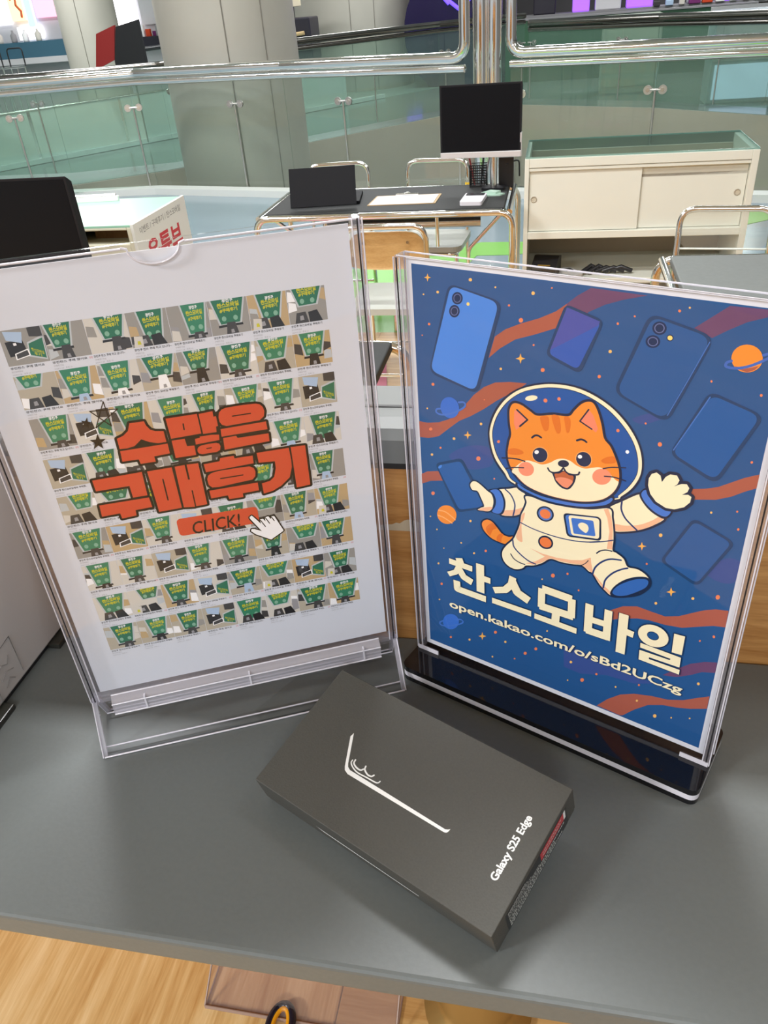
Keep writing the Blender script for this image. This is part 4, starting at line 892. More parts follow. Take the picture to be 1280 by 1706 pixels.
# ------------------------------------------------------------------ phone box, its back edge propped up
bxr = mat('charcoal_card', C(72, 71, 66), 0.6, noise=0.07, nscale=900, bump=0.15)
bx = thing('phone_box', 'charcoal phone box with white line drawing and lettering, tilted on the grey counter', 'box', (0, 0, 0), 0)
bx.location = (0.00323, 0.31473, ZC + 0.01164 + 0.0002); bx.rotation_euler = (0.24071, -0.00556, -0.70454)
L_, W_, H_ = 0.17631, 0.0935, 0.02745
wi = mat('white_foil', (0.86, 0.86, 0.84, 1), 0.4)
m = MB(); m.box(-L_ / 2, L_ / 2, -W_ / 2, W_ / 2, 0.0035, H_, bxr)
FB = lambda x, y, z: (x / 1000, y / 1000, H_ + 0.00006 + z / 1000)
lid = m.build('lid', bx, bevel=0.0005)
m = MB(); art(m, ART[2], {'white': wi}, FB, 0.01, 0.002); m.build('phone_drawing', lid)
m = MB(); FR = lambda x, y, z: ((76.2 - y) / 1000, x / 1000, H_ + 0.00006 + z / 1000)
put_text(m, 'Galaxy S25 Edge', wi, FR, 0.02, -21.2, 0, width=41.3, bold=0.030, res=4); m.build('box_name', lid)
m = MB(); m.add([(x, -W_ / 2 - 0.0001, zz) for x, zz in ((-.0412, .0124), (-.030, .0122), (-.0, .0117), (.0377, .0114), (.0377, .0104), (-.01, .0102), (-.035, .0106))], [(0, 1, 2, 3, 4, 5, 6)], wi); m.build('side_line_print', lid)
m = MB(); m.box(-L_ / 2 + .0006, L_ / 2 - .0006, -W_ / 2 + .0006, W_ / 2 - .0006, 0, 0.0035, bxr); m.build('tray', bx)
FE = lambda y, zz, d=0: (L_ / 2 + 0.0001 + d, y / 1000, zz / 1000)
m = MB(); lk = mat('label_black', (0.008, 0.009, 0.010, 1), 0.3); lr = mat('label_red', C(188, 60, 66), 0.45); lt = mat('label_text', C(205, 207, 205), 0.5)
def er(y0, y1, za, zb_, mm, d=0): m.add([FE(y0, za, d), FE(y1, za, d), FE(y1, zb_, d), FE(y0, zb_, d)], [(0, 1, 2, 3)], mm)
er(-33.5, 36.8, 2.0, 22.5, lk); er(5.5, 33.0, 13.2, 22.0, lr, 5e-5); er(33.0, 35.2, 13.2, 22.0, wi, 5e-5)
random.seed(5)
for row, (zz, a, b) in enumerate([(4.0, -31, 30), (7.0, -31, 22), (10.2, -31, 33), (13.2, -31, 3), (16.2, -31, -6), (18.6, -31, -10), (20.4, -31, -12), (15.6, 8, 30), (18.6, 8, 30)]):
    y = a
    while y < b:
        w_ = random.uniform(.7, 2.4); er(y, min(y + w_, b), zz, zz + (1.4 if zz < 12 else .8), lt, 9e-5); y += w_ + random.uniform(.4, .9)
m.build('side_label', lid)
for xx in (-0.045, 0.030):
    pr = MB(); pr.prism([(0.012, 0.0), (0.034, 0.0), (0.034, -0.0197), (0.012, -0.0143)], xx, xx + 0.015, BLACK, lambda u, v, w: (w, u, v)); pr.build('prop_foot', bx)

# ------------------------------------------------------------------ white carton at the left end of the counter
cn = thing('carton', 'large white carton with faint grey marks at the left end of the counter', 'box', W(-0.4, 0.29, ZC))
cw = mat('white_carton', C(190, 186, 184), 0.45, noise=0.03, nscale=6)
m = MB(); m.box(-0.42, 0.0, -0.03, 0.166, 0.006, 0.40, cw); bd = m.build('body', cn, bevel=0.002)
lm = mat('faint_mark', C(140, 137, 134), 0.6)
m = MB(); xk = 0.0004
def mk(path): m.tube([(xk, p[0], p[1]) for p in path], 0.00035, lm, n=4)
mk([(0.062, .008), (0.062, .05)]); mk([(0.068, .008), (0.068, .044), (0.098, .048), (0.098, .012)]); mk([(0.158, .006), (0.158, .40)]); mk([(0.1625, .006), (0.1625, .40)])
mk([(0.074, .03), (0.080, .034), (0.086, .030), (0.090, .036)]); mk([(0.075, .022), (0.082, .026), (0.090, .022)]); mk([(0.076, .014), (0.083, .019), (0.088, .014)])
m.tube([(xk, 0.060 + .006 * math.cos(t), .056 + .006 * math.sin(t)) for t in [2 * PI * k / 16 for k in range(16)]], 0.0004, lm, n=4, closed=True)
m.build('printed_marks', bd)
m = MB(); m.box(-0.40, -0.004, -0.025, 0.160, 0.0, 0.006, BLACK); m.build('base', cn)
for yy in (0.02, 0.135):
    m = MB(); m.box(-0.012, 0.008, yy, yy + 0.05 if yy < .1 else yy + .02, 0.0, 0.005, mat('smoked_foot', (0.03, 0.03, 0.025, 1), 0.3, spec=.5)); m.build('foot', cn, bevel=0.001)
# ------------------------------------------------------------------ shop furniture behind the partition
TOPB = mat('black_desk_top', C(46, 47, 47), 0.6, spec=0.2, noise=0.05, nscale=60)
TOPG = mat('grey_desk_top', C(112, 116, 114), 0.6, spec=0.2, noise=0.04, nscale=60)
def tube_desk(name, label, a0, a1, b0, b1, top, zt=0.745, group='tube framed desks', rails=True):
    t = thing(name, label, 'desk', W((a0 + a1) / 2, (b0 + b1) / 2), YAW, group); w, d = (a1 - a0) / 2, (b1 - b0) / 2
    m = MB(); m.box(-w + .02, w - .02, -d + .01, d - .01, zt - 0.028, zt, top); m.build('desk_top', t, bevel=0.004)
    for s in (-1, 1):
        m = MB(); y = s * d
        m.tube(fillet([(-w - .02, y, 0.0), (-w - .02, y, zt - 0.017), (w + .02, y, zt - 0.017), (w + .02, y, 0.0)], 0.07, 8), 0.0155, CHROME, n=12)
        m.build('frame_loop', t)
    for s in (-1, 1):
        m = MB(); m.tube([(s * (w + .02), -d, 0.12), (s * (w + .02), d, 0.12)], 0.011, CHROME); m.build('low_rail', t)
        if rails or s < 0: m = MB(); m.tube([(s * (w + .005), -d, zt - 0.018), (s * (w + .005), d, zt - 0.018)], 0.013, CHROME); m.build('side_rail', t)
        m = MB(); m.tube(fillet([(s * (w - .02), -d + .1, zt - .03), (s * (w - .20), 0, 0.50), (s * (w - .22), 0.02, 0.2)], .06), 0.009, CHROME); m.build('brace', t)
    for xx in (-w * .45, w * .45): m = MB(); m.tube([(xx, -d, zt - 0.02), (xx, -d + 0.01, zt - .16)], 0.008, CHROME); m.build('hanger', t)
    m = MB(); m.tube([(-w * .7, d * .9, zt - .17), (w * .72, d * .9, zt - .17)], 0.03, STEEL); m.build('cross_bar', t)
    return t
tube_desk('tube_desk', 'black topped chrome tube desk carrying the laptop and clipboard', -1.34, -0.19, 3.63, 4.15, TOPB)
tube_desk('tube_desk', 'grey topped chrome tube desk in front of the cream display cabinet', 0.385, 1.50, 2.32, 2.875, TOPG)
tube_desk('tube_desk', 'black topped chrome tube desk seen in the gap between the two sign stands', -1.24, -0.41, 1.50, 2.09, TOPB, rails=False)
tube_desk('tube_desk', 'desk under the large black monitor at the left', -2.75, -1.40, 2.10, 2.60, TOPB, zt=0.745)
ZD = 0.745
# laptop, seen from the back of its lid
lt_ = thing('laptop', 'black laptop with raised lid on the left of the black desk', 'laptop', W(-1.06, 3.80, ZD), YAW + math.radians(8))
lb = mat('laptop_black', (0.006, 0.006, 0.008, 1), 0.6, spec=0.15)
m = MB(); m.box(-.165, .165, -0.02, .21, 0, .014, lb); m.build('keyboard_base', lt_, bevel=.003)
m = MB(); m.prism([(-.03, .016), (-.024, .012), (-.075 + .11, .165), (-.081 + .11, .169)] if False else [(-.032, .012), (-.022, .012), (.052, .168), (.044, .171)], -.155, .155, lb, lambda u, v, w: (w, u - .05, v)); m.build('lid', lt_, bevel=.003)
cb = thing('clipboard', 'clipboard with white form lying in the middle of the black desk', 'clipboard', W(-0.685, 3.855, ZD), YAW + math.radians(1.5))
m = MB(); m.prism([(-.165, -.10), (.155, -.10), (.165, .09), (-.15, .09)], 0, .003, mat('clip_board', C(176, 150, 110), .6)); m.build('board', cb)
m = MB(); m.prism([(-.155, -.095), (.143, -.095), (.152, .075), (-.142, .075)], .003, .0042, PAPER); m.build('paper', cb)
m = MB(); m.box(-.055, .055, .068, .09, .004, .012, CHROME); m.tube([(-.02, .088, .008), (0, .10, .012), (.02, .088, .008)], .003, CHROME); m.build('clip', cb, bevel=.002)
ph = thing('card_terminal', 'small white card terminal at the right end of the black desk', 'card terminal', W(-0.355, 3.79, ZD), YAW - math.radians(4))
m = MB(); m.prism(rrect(-.05, .05, -.095, .085, .012), 0, .016, mat('white_plastic', (.72, .70, .74, 1), .4)); m.build('body', ph, bevel=.003)
m = MB(); m.prism(rrect(-.042, .042, .03, .078, .006), .016, .0175, mat('dark_screen', (.03, .03, .035, 1), .2)); m.build('display', ph)
m = MB()
random.seed(9)
pts_ = []
for i in range(3): pts_.append([(random.uniform(-.05, .06), random.uniform(-.02, .03), .004 + .012 * random.random()) for k in range(5)])
mint = mat('mint_wrapper', C(176, 206, 190), .3)
m.prism([(-.06, -.02), (-.01, -.035), (.05, -.03), (.07, 0), (.02, .02), (-.04, .03)], .0, .006, mint); m.prism([(-.03, -.01), (.03, -.025), (.05, .01), (0, .03)], .006, .016, mint)
tag(m.build('wrapper', loc=W(-0.29, 3.90, ZD), rot=(0, 0, YAW)), 'crumpled mint wrapper behind the white card terminal', 'wrapper')
pb = thing('pen_holder', 'black mesh pen holder below the upright monitor', 'pen holder', W(-0.36, 4.105, ZD), YAW)
m = MB(); bm_ = mat('black_mesh', (.012, .012, .012, 1), .5); m.box(-.04, .04, -.035, .035, 0, .004, bm_)
for k in range(9):
    z_ = .006 + k * .0115; m.tube([(-.04, -.035, z_), (.04, -.035, z_), (.04, .035, z_), (-.04, .035, z_)], .0022, bm_, n=5, closed=True)
for k in range(9):
    x_ = -.04 + k * .01; m.tube([(x_, -.035, 0), (x_, -.035, .1)], .0016, bm_, n=5); m.tube([(x_, .035, 0), (x_, .035, .1)], .0016, bm_, n=5)
    y_ = -.035 + k * .00875; m.tube([(-.04, y_, 0), (-.04, y_, .1)], .0016, bm_, n=5); m.tube([(.04, y_, 0), (.04, y_, .1)], .0016, bm_, n=5)
m.build('cup', pb)
for i, (dx, dy, tx, col, lab) in enumerate([(-.02, 0, -.025, C(205, 90, 90), 'red pen leaning in the black mesh pen holder'), (.012, .01, .012, C(30, 30, 40), 'dark pen standing in the black mesh pen holder'), (.025, -.01, .03, C(210, 200, 205), 'pale pen leaning right in the black mesh pen holder')]):
    m = MB(); m.tube([(dx, dy, .006), (dx + tx, dy, .135)], .0045, mat('pen_%d' % i, col, .4), n=8); m.tube([(dx + tx, dy, .135), (dx + tx * 1.08, dy, .145)], .003, BLACK, n=8)
    tag(m.build('pen', loc=W(-0.36, 4.105, ZD), rot=(0, 0, YAW)), lab, 'pen', 'pens in the mesh holder')
# upright monitor on its pole
def monitor(name, label, loc, rz, w, h, zb_, chin, lean=0.0, depth=.03):
    t = thing(name, label, 'monitor', loc, rz); scr = mat('black_screen', (.005, .006, .008, 1), .3, spec=.12); bez = mat('monitor_shell', (.010, .010, .012, 1), .5, spec=.2); sv = mat('silver_chin', (.68, .68, .70, 1), .3, metal=.4)
    fr = lambda x, y, z: (x, y + (z - zb_) * math.tan(lean), z)
    m = MB(); m.prism([(zb_ + (0.022 if chin else 0), 0), (zb_ + h, 0), (zb_ + h - .02, depth), (zb_ + .03, depth)], -w / 2, w / 2, bez, lambda u, v, q: fr(q, v, u)); sh_ = m.build('shell', t, bevel=.002)
    m = MB(); m.prism([(zb_ + .030, -.001), (zb_ + h - .008, -.001), (zb_ + h - .008, .001), (zb_ + .030, .001)], -w / 2 + .008, w / 2 - .008, scr, lambda u, v, q: fr(q, v, u)); m.build('screen', sh_)
    if chin:
        m = MB(); m.prism([(zb_, -.003), (zb_ + .026, -.003), (zb_ + .026, depth * .7), (zb_, depth * .7)], -w / 2, w / 2, sv, lambda u, v, q: fr(q, v, u)); m.build('chin', t, bevel=.002)
        m = MB(); m.box(w / 2 - .004, w / 2 + .003, .003, depth, zb_, zb_ + .10, sv); m.build('side_trim', t)
    m = MB(); m.tube([(0.055, .060, .012), (0.055, .060, zb_ + h * .5)], .016, STEEL); m.box(-.04, .14, .040, .055, zb_ + h * .35, zb_ + h * .6, bez); m.box(-.03, .13, .028, .047, zb_ + h * .4, zb_ + h * .55, bez); m.build('stand_pole', t)
    m = MB(); m.prism(rrect(.0, .11, .015, .085, .02), 0, .012, bez if chin else bez); m.build('stand_foot', t, bevel=.002)
    return t
monitor('upright_monitor', 'black upright monitor with silver lower edge on the right of the black desk', W(-0.34, 3.97, ZD), YAW + math.radians(-3.0), 0.372, 0.305, 0.150, True, lean=.05)
monitor('wide_monitor', 'large black monitor rising behind the white review sheet at the left', W(-1.81, 2.30, ZD), YAW, 0.735, 0.43, 0.005, False)
# telephone set beside the pole
tp = MB(); tp.prism([(-.05, 0), (.05, 0), (.05, .02), (-.03, .13), (-.05, .13)], -.035, .035, BLACK, lambda u, v, w: (w, u, v)); tp.tube(fillet([(.0, -.05, .1), (.06, -.03, .12), (.06, .04, .03)], .03), .004, BLACK)
tag(tp.build('desk_telephone', loc=W(-0.225, 4.115, ZD), rot=(0, 0, YAW)), 'black telephone set at the back corner below the upright monitor', 'telephone')
# chairs: chrome tube with a clear back
CLB = clear('clear_chair_back', (0.95, 0.96, 0.95), 1.5, 0.05, haze=0.05, hazecol=(.9, .95, .9))
def tube_chair(label, loc, rz, wood_back=False, tip=False):
    t = thing('tube_chair', label, 'chair', loc, rz, 'chrome tube chairs'); w, zt = .165, .80
    m = MB(); m.tube(fillet([(-w, .20, 0.0), (-w, .16, .44), (-w, .21, zt), (w, .21, zt), (w, .16, .44), (w, .20, 0.0)], .06, 8), .0115, CHROME); m.build('back_frame', t)
    if wood_back:
        pl = wood('chair_plywood', C(184, 146, 92), C(212, 178, 124), (3, 1, 12), .4, 3.0)
        pts = smooth_closed([Vector(p) for p in [(-.165, .67), (-.13, .765), (0, .778), (.13, .765), (.165, .67), (.14, .632), (0, .622), (-.14, .632)]], 5)
        m = MB(); m.prism([(p.x, p.y) for p in pts], -.004, .006, pl, lambda u, v, q: (u, .165 + q + (v - .62) * .15 + .25 * u * u * -1 + .01, v), True); b_ = m.build('backrest', t)
        for xx in (-.09, .09): m = MB(); m.cyl((xx, .200, .735), (xx, .1995, .735), .006, mat('rivet_dark', C(120, 96, 66), .4), n=10); m.build('rivet', b_)
    else:
        m = MB(); m.prism(rrect(-w + .004, w - .004, .655, zt - .008, .05), -.002, .002, CLB, lambda u, v, q: (u, .193 + q + (v - .66) * .14 - .0, v)); m.build('backrest', t)
        m = MB(); m.tube([(-w + .006, .192, .656), (w - .006, .192, .656)], .004, CLB if False else mat('clear_rim', C(214, 220, 214), .15)); m.build('backrest_rim', t)
    st = mat('grey_seat', C(176, 178, 170), .4, noise=.03, nscale=8)
    m = MB(); m.prism(rrect(-.19, .19, -.19, .17, .05), .425, .452, st); m.build('seat', t, bevel=.006)
    m = MB(); m.tube(fillet([(-w, .17, .415), (-w, -.18, .415), (w, -.18, .415), (w, .17, .415)], .05), .0105, CHROME); m.build('seat_frame', t)
    for s in (-1, 1):
        m = MB(); m.tube([(s * w, -.17, .41), (s * (w + .01), -.21, 0)], .0115, CHROME); m.build('leg', t)
    for yy in (-.19, .19): m = MB(); m.tube([(-w, yy, .16), (w, yy, .16)], .007, CHROME); m.build('stretcher', t)
    if tip:
        m = MB(); m.cyl((w, .185, .665), (w, .188, .69), .0125, mat('yellow_tape', C(232, 190, 50), .5)); m.build('yellow_band', t)
    return t
tube_chair('chrome chair with clear back behind the desk, nearer the laptop', W(-1.155, 4.31), YAW + math.radians(3))
tube_chair('chrome chair with clear back behind the desk, nearer the upright monitor', W(-0.63, 4.30), YAW + math.radians(-4), tip=True)
tube_chair('chrome chair with plywood back and grey seat in front of the laptop desk', W(-0.65, 3.35), YAW + math.radians(180), wood_back=True)
tube_chair('chrome chair with clear back between the grey topped desk and the cabinet', W(0.625, 3.06), YAW + math.radians(-6))
# two-tone mat on the oak floor
mt_ = MB(); mt_.prism([(-1.35, 3.32), (-0.725, 3.314), (-0.82, 3.80), (-1.40, 3.85)], .004, .009, mat('pink_mat', C(206, 128, 146), .8)); mt_.prism([(-1.31, 2.6), (-0.60, 2.75), (-0.725, 3.314), (-1.35, 3.32)], .004, .009, mat('cream_mat', C(212, 202, 180), .8))
tag(mt_.build('floor_mat', rot=(0, 0, YAW)), 'pink and cream mat on the wooden floor under the black desk', 'mat')

# ------------------------------------------------------------------ cream display cabinet with sliding doors
dc = thing('display_cabinet', 'cream display cabinet with two sliding doors and glass top', 'cabinet', W(-0.13, 3.85), YAW)
cr_ = mat('cream_laminate', C(222, 223, 211), .38, noise=.015, nscale=5); crs = mat('cream_shelf', C(184, 174, 156), .45, noise=.03, nscale=6)
Wd, Dp = 0.985, 0.46
m = MB(); m.box(0, .02, 0, Dp, 0, .90, cr_); m.box(Wd - .028, Wd, 0, Dp, 0, .90, cr_); m.box(.02, Wd - .028, Dp - .015, Dp, 0, .86, crs); m.box(.02, Wd - .028, 0.002, Dp - .015, .335, .36, cr_); m.box(.02, Wd - .028, .002, Dp - .015, .548, .58, cr_)
m.box(.02, Wd - .028, .002, .03, .862, .90, cr_); m.box(.02, Wd - .028, .006, .03, .846, .860, cr_); m.box(.02, Wd - .028, 0.03, Dp - .015, .80, .815, crs); m.box(.02, Wd - .028, .002, Dp, 0, .09, cr_)
m.build('carcass', dc, bevel=.002)
for (x0, x1, y0) in ((.022, .512, .016), (.495, Wd - .03, .030)):
    m = MB(); m.box(x0, x1, y0, y0 + .012, .582, .846, cr_); d = m.build('door', dc, bevel=.001)
    xk = x0 + .022 if x0 < .1 else x1 - .03
    m = MB(); m.tube([(xk + .012 * math.cos(t), y0 - .001, .725 + .012 * math.sin(t)) for t in [2 * PI * k / 20 for k in range(20)]], .0025, mat('pull_ring', C(176, 168, 150), .3), closed=True, n=6); m.cyl((xk, y0 - .0005, .725), (xk, y0 + .001, .725), .011, mat('pull_dish', C(196, 188, 168), .4)); m.build('finger_pull', d)
gt = clear('cabinet_glass', (.82, .90, .88), 1.5, .02); ge = mat('glass_edge_green', C(130, 168, 158), .1, spec=.8)
m = MB(); m.box(0.004, Wd - .004, .004, Dp, .902, .908, gt); m.box(.004, Wd - .004, Dp - .005, Dp, .82, .902, gt); m.build('glass_top', dc)
m = MB(); m.box(0.004, Wd - .004, .002, .004, .902, .908, ge); m.box(.002, .004, .004, Dp, .902, .908, ge); m.box(Wd - .004, Wd - .002, .004, Dp, .902, .908, ge); m.box(.004, Wd - .004, Dp, Dp + .002, .902, .908, ge); m.build('glass_edge', dc)
bd2 = thing('receipt_printer', 'black receipt printer on the open shelf of the cream cabinet', 'printer', W(-0.02, 3.93, .36), YAW + math.radians(-12))
m = MB(); m.prism([(-.06, 0), (.07, 0), (.07, .075), (.02, .085), (-.06, .045)], -.06, .06, BLACK, lambda u, v, w: (w, u, v)); m.build('body', bd2, bevel=.006)
m = MB(); m.box(-.03, .03, -.045, -.02, .052, .056, mat('ochre_label', C(150, 120, 50), .5)); m.build('label_plate', bd2)
hp = thing('cordless_handset', 'white and black handset lying on the cabinet shelf beside the printer', 'handset', W(0.10, 3.90, .36), YAW + math.radians(30))
m = MB(); m.prism(rrect(-.03, .03, -.07, .07, .015), 0, .022, mat('pale_grey_plastic', C(186, 186, 184), .4)); m.build('body', hp, bevel=.004)
m = MB(); m.prism(rrect(-.02, .02, .005, .045, .004), .022, .0235, BLACK); m.build('display', hp)
bg_ = MB(); random.seed(2)
for k in range(5):
    x_ = .02 + k * .035; bg_.tube([(x_ - .03, -.03 + .01 * k, .012), (x_ + .02, .02 - .006 * k, .028 + .006 * random.random()), (x_ + .07, .0, .012)], .011, BLACK, n=8)
tag(bg_.build('cable_bundle', loc=W(0.155, 3.92, .361), rot=(0, 0, YAW)), 'bundle of black cables to the right on the cabinet shelf', 'cables')

# ------------------------------------------------------------------ white counter with mint glass at the left
wc = thing('showcase', 'white showcase with mint glass top and open cubby at the left', 'showcase', W(-2.45, 2.85), YAW)
Wc, Dc = .88, .48
whl = mat('white_laminate', C(214, 212, 190), .4)
m = MB(); m.box(0, Wc - .02, .0, Dc, 0, .832, whl); m.box(0, .02, 0, Dc, .832, .895, whl); m.box(Wc - .02, Wc, 0, Dc, 0, .895, whl); m.box(.02, Wc - .02, Dc - .02, Dc, .832, .895, whl); m.box(.02, Wc - .02, 0, Dc - .02, .884, .895, whl); m.box(.0, Wc - .24, 0, .03, .832, .884, whl)
m.build('carcass', wc, bevel=.003)
m = MB(); m.box(.0, Wc, 0.0, Dc, .895, .903, mat('mint_glass', C(150, 196, 172), .3, spec=.3)); m.build('glass_top', wc)
sp = MB(); sp.box(Wc, Wc + .012, -.004, Dc + .01, .20, .905, mat('sign_board', C(222, 224, 218), .4)); sg = sp.build('sign_panel', wc)
m = MB(); rd = mat('sign_red', C(196, 52, 62), .5); gd = mat('sign_grey', C(96, 98, 100), .5)
FS = lambda x, y, z: (Wc + .0121 + z / 1000, x / 1000, y / 1000)
put_text(m, '유튜브', rd, FS, .1, 70, 730, width=330, height=92, bold=.035)
put_text(m, '구매후기', rd, FS, .1, 130, 622, width=290, height=88, bold=.035)
put_text(m, '이벤트 / 구매후기 / 찬스모바일', gd, FS, .1, 40, 858, width=390, height=26, bold=.0); m.build('sign_lettering', sg)
pk = MB(); br_ = wood('brown_card', C(110, 78, 46), C(160, 118, 72), (3, 3, 1), .6, 4)
pk.box(-.075, .075, -.04, .08, 0, .03, br_); pk.prism([(-.085, -.05), (.05, -.055), (.078, .05), (-.07, .07)], .03, .042, br_)
tag(pk.build('folded_parcel', loc=W(-1.71, 2.99, .8325), rot=(0, 0, YAW)), 'brown paper parcel inside the cubby of the white showcase', 'parcel')
br2 = MB(); br2.prism(rrect(-.13, .13, -.012, .012, .01), 0, .018, mat('white_strip', C(236, 238, 236), .2)); br2.tube([(-.12, 0, .022), (.12, 0, .022)], .006, CHROME)
tag(br2.build('price_strip', loc=W(-1.97, 3.29, .9035), rot=(0, 0, YAW + math.radians(4))), 'white price strip along the back of the mint glass top', 'price strip')
# ------------------------------------------------------------------ glass balustrades round the atrium
GLS = clear('balustrade_glass', (.86, .90, .875), 1.45, .02, haze=.04, hazecol=(.55, .66, .58))
GLF = clear('far_glass', (.74, .84, .79), 1.45, .03, haze=.10, hazecol=(.42, .56, .50))
CLIP = mat('clip_steel', (.62, .60, .57, 1), .3, metal=1.0)
RB_ = MATS['rail_groove']
DARKM = mat('bronze_rail', (.30, .28, .26, 1), .18, metal=1.0)
def railing(name, label, pts, ends, glass, zr=1.085, metal=CHROME, joints=None, r=.044, clips=True, group='glass railings', second=True, bot=.05):
    t = thing(name, label, 'railing', (0, 0, 0), YAW, group)
    P = [Vector((p[0], p[1], zr)) for p in pts]
    path = ([P[0] + Vector((0, 0, .9))] if ends[0] else []) + P + ([P[-1] + Vector((0, 0, .9))] if ends[1] else [])
    m = MB(); m.tube(fillet(path, .12, 8), r, metal, n=16); m.build('handrail', t)
    if second:
        m = MB(); m.tube([p - Vector((0, 0, .078)) for p in P], r * .7, metal, n=12); m.build('lower_rail', t)
    # panels between joints
    tot = [0]
    for i in range(len(P) - 1): tot.append(tot[-1] + (P[i + 1] - P[i]).length)
    def at(s):
        for i in range(len(P) - 1):
            if s <= tot[i + 1] + 1e-6: return P[i] + (P[i + 1] - P[i]) * ((s - tot[i]) / (tot[i + 1] - tot[i])), (P[i + 1] - P[i]).normalized()
        return P[-1], (P[-1] - P[-2]).normalized()
    n = joints or max(1, round(tot[-1] / 1.17)); L = tot[-1] / n
    for k in range(n):
        a, _ = at(k * L + .004); b, _ = at((k + 1) * L - .004)
        corners = [a] + [P[i] for i in range(1, len(P) - 1) if k * L + .004 < tot[i] < (k + 1) * L - .004] + [b]
        m = MB()
        for u, v in zip(corners, corners[1:]):
            d = (v - u).normalized(); q = Vector((-d.y, d.x, 0)) * .006
            m.prism([(u.x - q.x, u.y - q.y), (v.x - q.x, v.y - q.y), (v.x + q.x, v.y + q.y), (u.x + q.x, u.y + q.y)], bot, zr - .08, glass)
        m.build('glass_panel', t)
    if clips:
        for k in range(0, n + 1):
            c, d = at(min(max(k * L, .05), tot[-1] - .05)); q = Vector((d.y, -d.x, 0))
            if q.y > 0: q = -q
            m = MB(); o = c.copy(); o.z = .79
            m.tube([o - d * .055 + q * .014, o + d * .055 + q * .014], .010, CLIP, n=8); cl_ = m.build('glass_clip', t)
            for s in (-.055, .055):
                if (k == 0 and s < 0) or (k == n and s > 0): continue
                o = c + d * s; o.z = .79
                m = MB(); m.cyl(o + q * .006, o + q * .022, .033, CLIP, n=18); m.cyl(o + q * .022, o + q * .028, .016, STEEL, n=12); m.build('clip_disc', cl_)
            o = c.copy(); o.z = .79
            m = MB(); m.tube([(o + q * .02), (c.x + q.x * .02, c.y + q.y * .02, bot + .005)], .009, CLIP, n=8); m.build('clip_rod', t)
    return t
railing('balustrade', 'glass balustrade with chrome handrail left of the chrome post, before the large column', [(-6.4, 7.6), (-5.25, 7.80), (-4.05, 8.12), (-2.45, 7.80), (-0.74, 7.24)], (0, 1), GLS, joints=5)
railing('balustrade', 'glass balustrade with chrome handrail right of the chrome post, behind the cream cabinet', [(-0.385, 7.38), (0.735, 7.12), (1.47, 6.97), (3.0, 6.65)], (1, 0), GLS, joints=3)
cp = thing('chrome_post', 'chrome post of paired tubes between the two glass balustrades', 'post', W(-0.57, 7.36), YAW)
for x_ in (-.055, .055):
    m = MB(); m.cyl((x_, 0, 0), (x_, 0, CEIL - .002), .062, CHROME, n=28); m.lathe([(.062, 0), (.10, .0), (.10, .012), (.064, .02)], (x_, 0, .0), CHROME, 28); m.build('tube', cp)
for z_ in (.35, 1.0, 2.2):
    m = MB(); m.box(-.07, .07, -.012, .012, z_, z_ + .05, STEEL); m.build('collar', cp)
railing('far_balustrade', 'left stretch of the balustrade across the atrium, beside the large column', [(-12, 9.3), (-5.6, 9.1), (-4.43, 9.5), (-3.36, 10.8)], (0, 0), GLF, zr=1.07, metal=DARKM, joints=6, r=.03, clips=True)
railing('far_balustrade', 'middle stretch of the balustrade across the atrium, right of the large column', [(-3.30, 10.9), (-1.68, 12.85), (-0.51, 13.62)], (0, 0), GLF, zr=1.13, metal=DARKM, joints=3, r=.04)
railing('far_balustrade', 'right stretch of the balustrade across the atrium, above the cream cabinet', [(-0.45, 13.62), (1.28, 12.6), (2.48, 11.4), (4.2, 9.9)], (0, 0), GLF, zr=1.03, metal=DARKM, joints=4, r=.045)
# frosted parapet standing on the far floor, with a bright strip along its foot
pg = clear('frosted_glass', (.5, .6, .57), 1.45, .1, haze=.82, hazecol=(.84, .95, .92))
fpt = thing('frosted_parapet', 'long pale frosted glass parapet across the atrium, passing behind the large column', 'parapet', (0, 0, 0), YAW)
U = lambda k: (-7.6 + 4.95 * k, 8.75 + 7.03 * k)
for k0, k1 in ((.10, .195), (.2, .345), (.35, .495), (.5, .66), (.665, .83)):
    (xa, ya), (xb, yb) = U(k0), U(k1); m = MB(); m.prism([(xa, ya), (xb, yb), (xb - .016, yb + .011), (xa - .016, ya + .011)], .07, .62, pg); m.build('glass_panel', fpt)
(xa, ya), (xb, yb) = U(.10), U(.93)
m = MB(); m.prism([(xa + .03, ya - .02), (xb + .03, yb - .02), (xb - .05, yb + .035), (xa - .05, ya + .035)], .012, .07, mat('bright_strip', C(226, 238, 238), .25)); m.build('foot_strip', fpt)
m = MB(); m.tube([(xa, ya, .63), (xb, yb, .63)], .014, STEEL); m.build('top_rail', fpt)
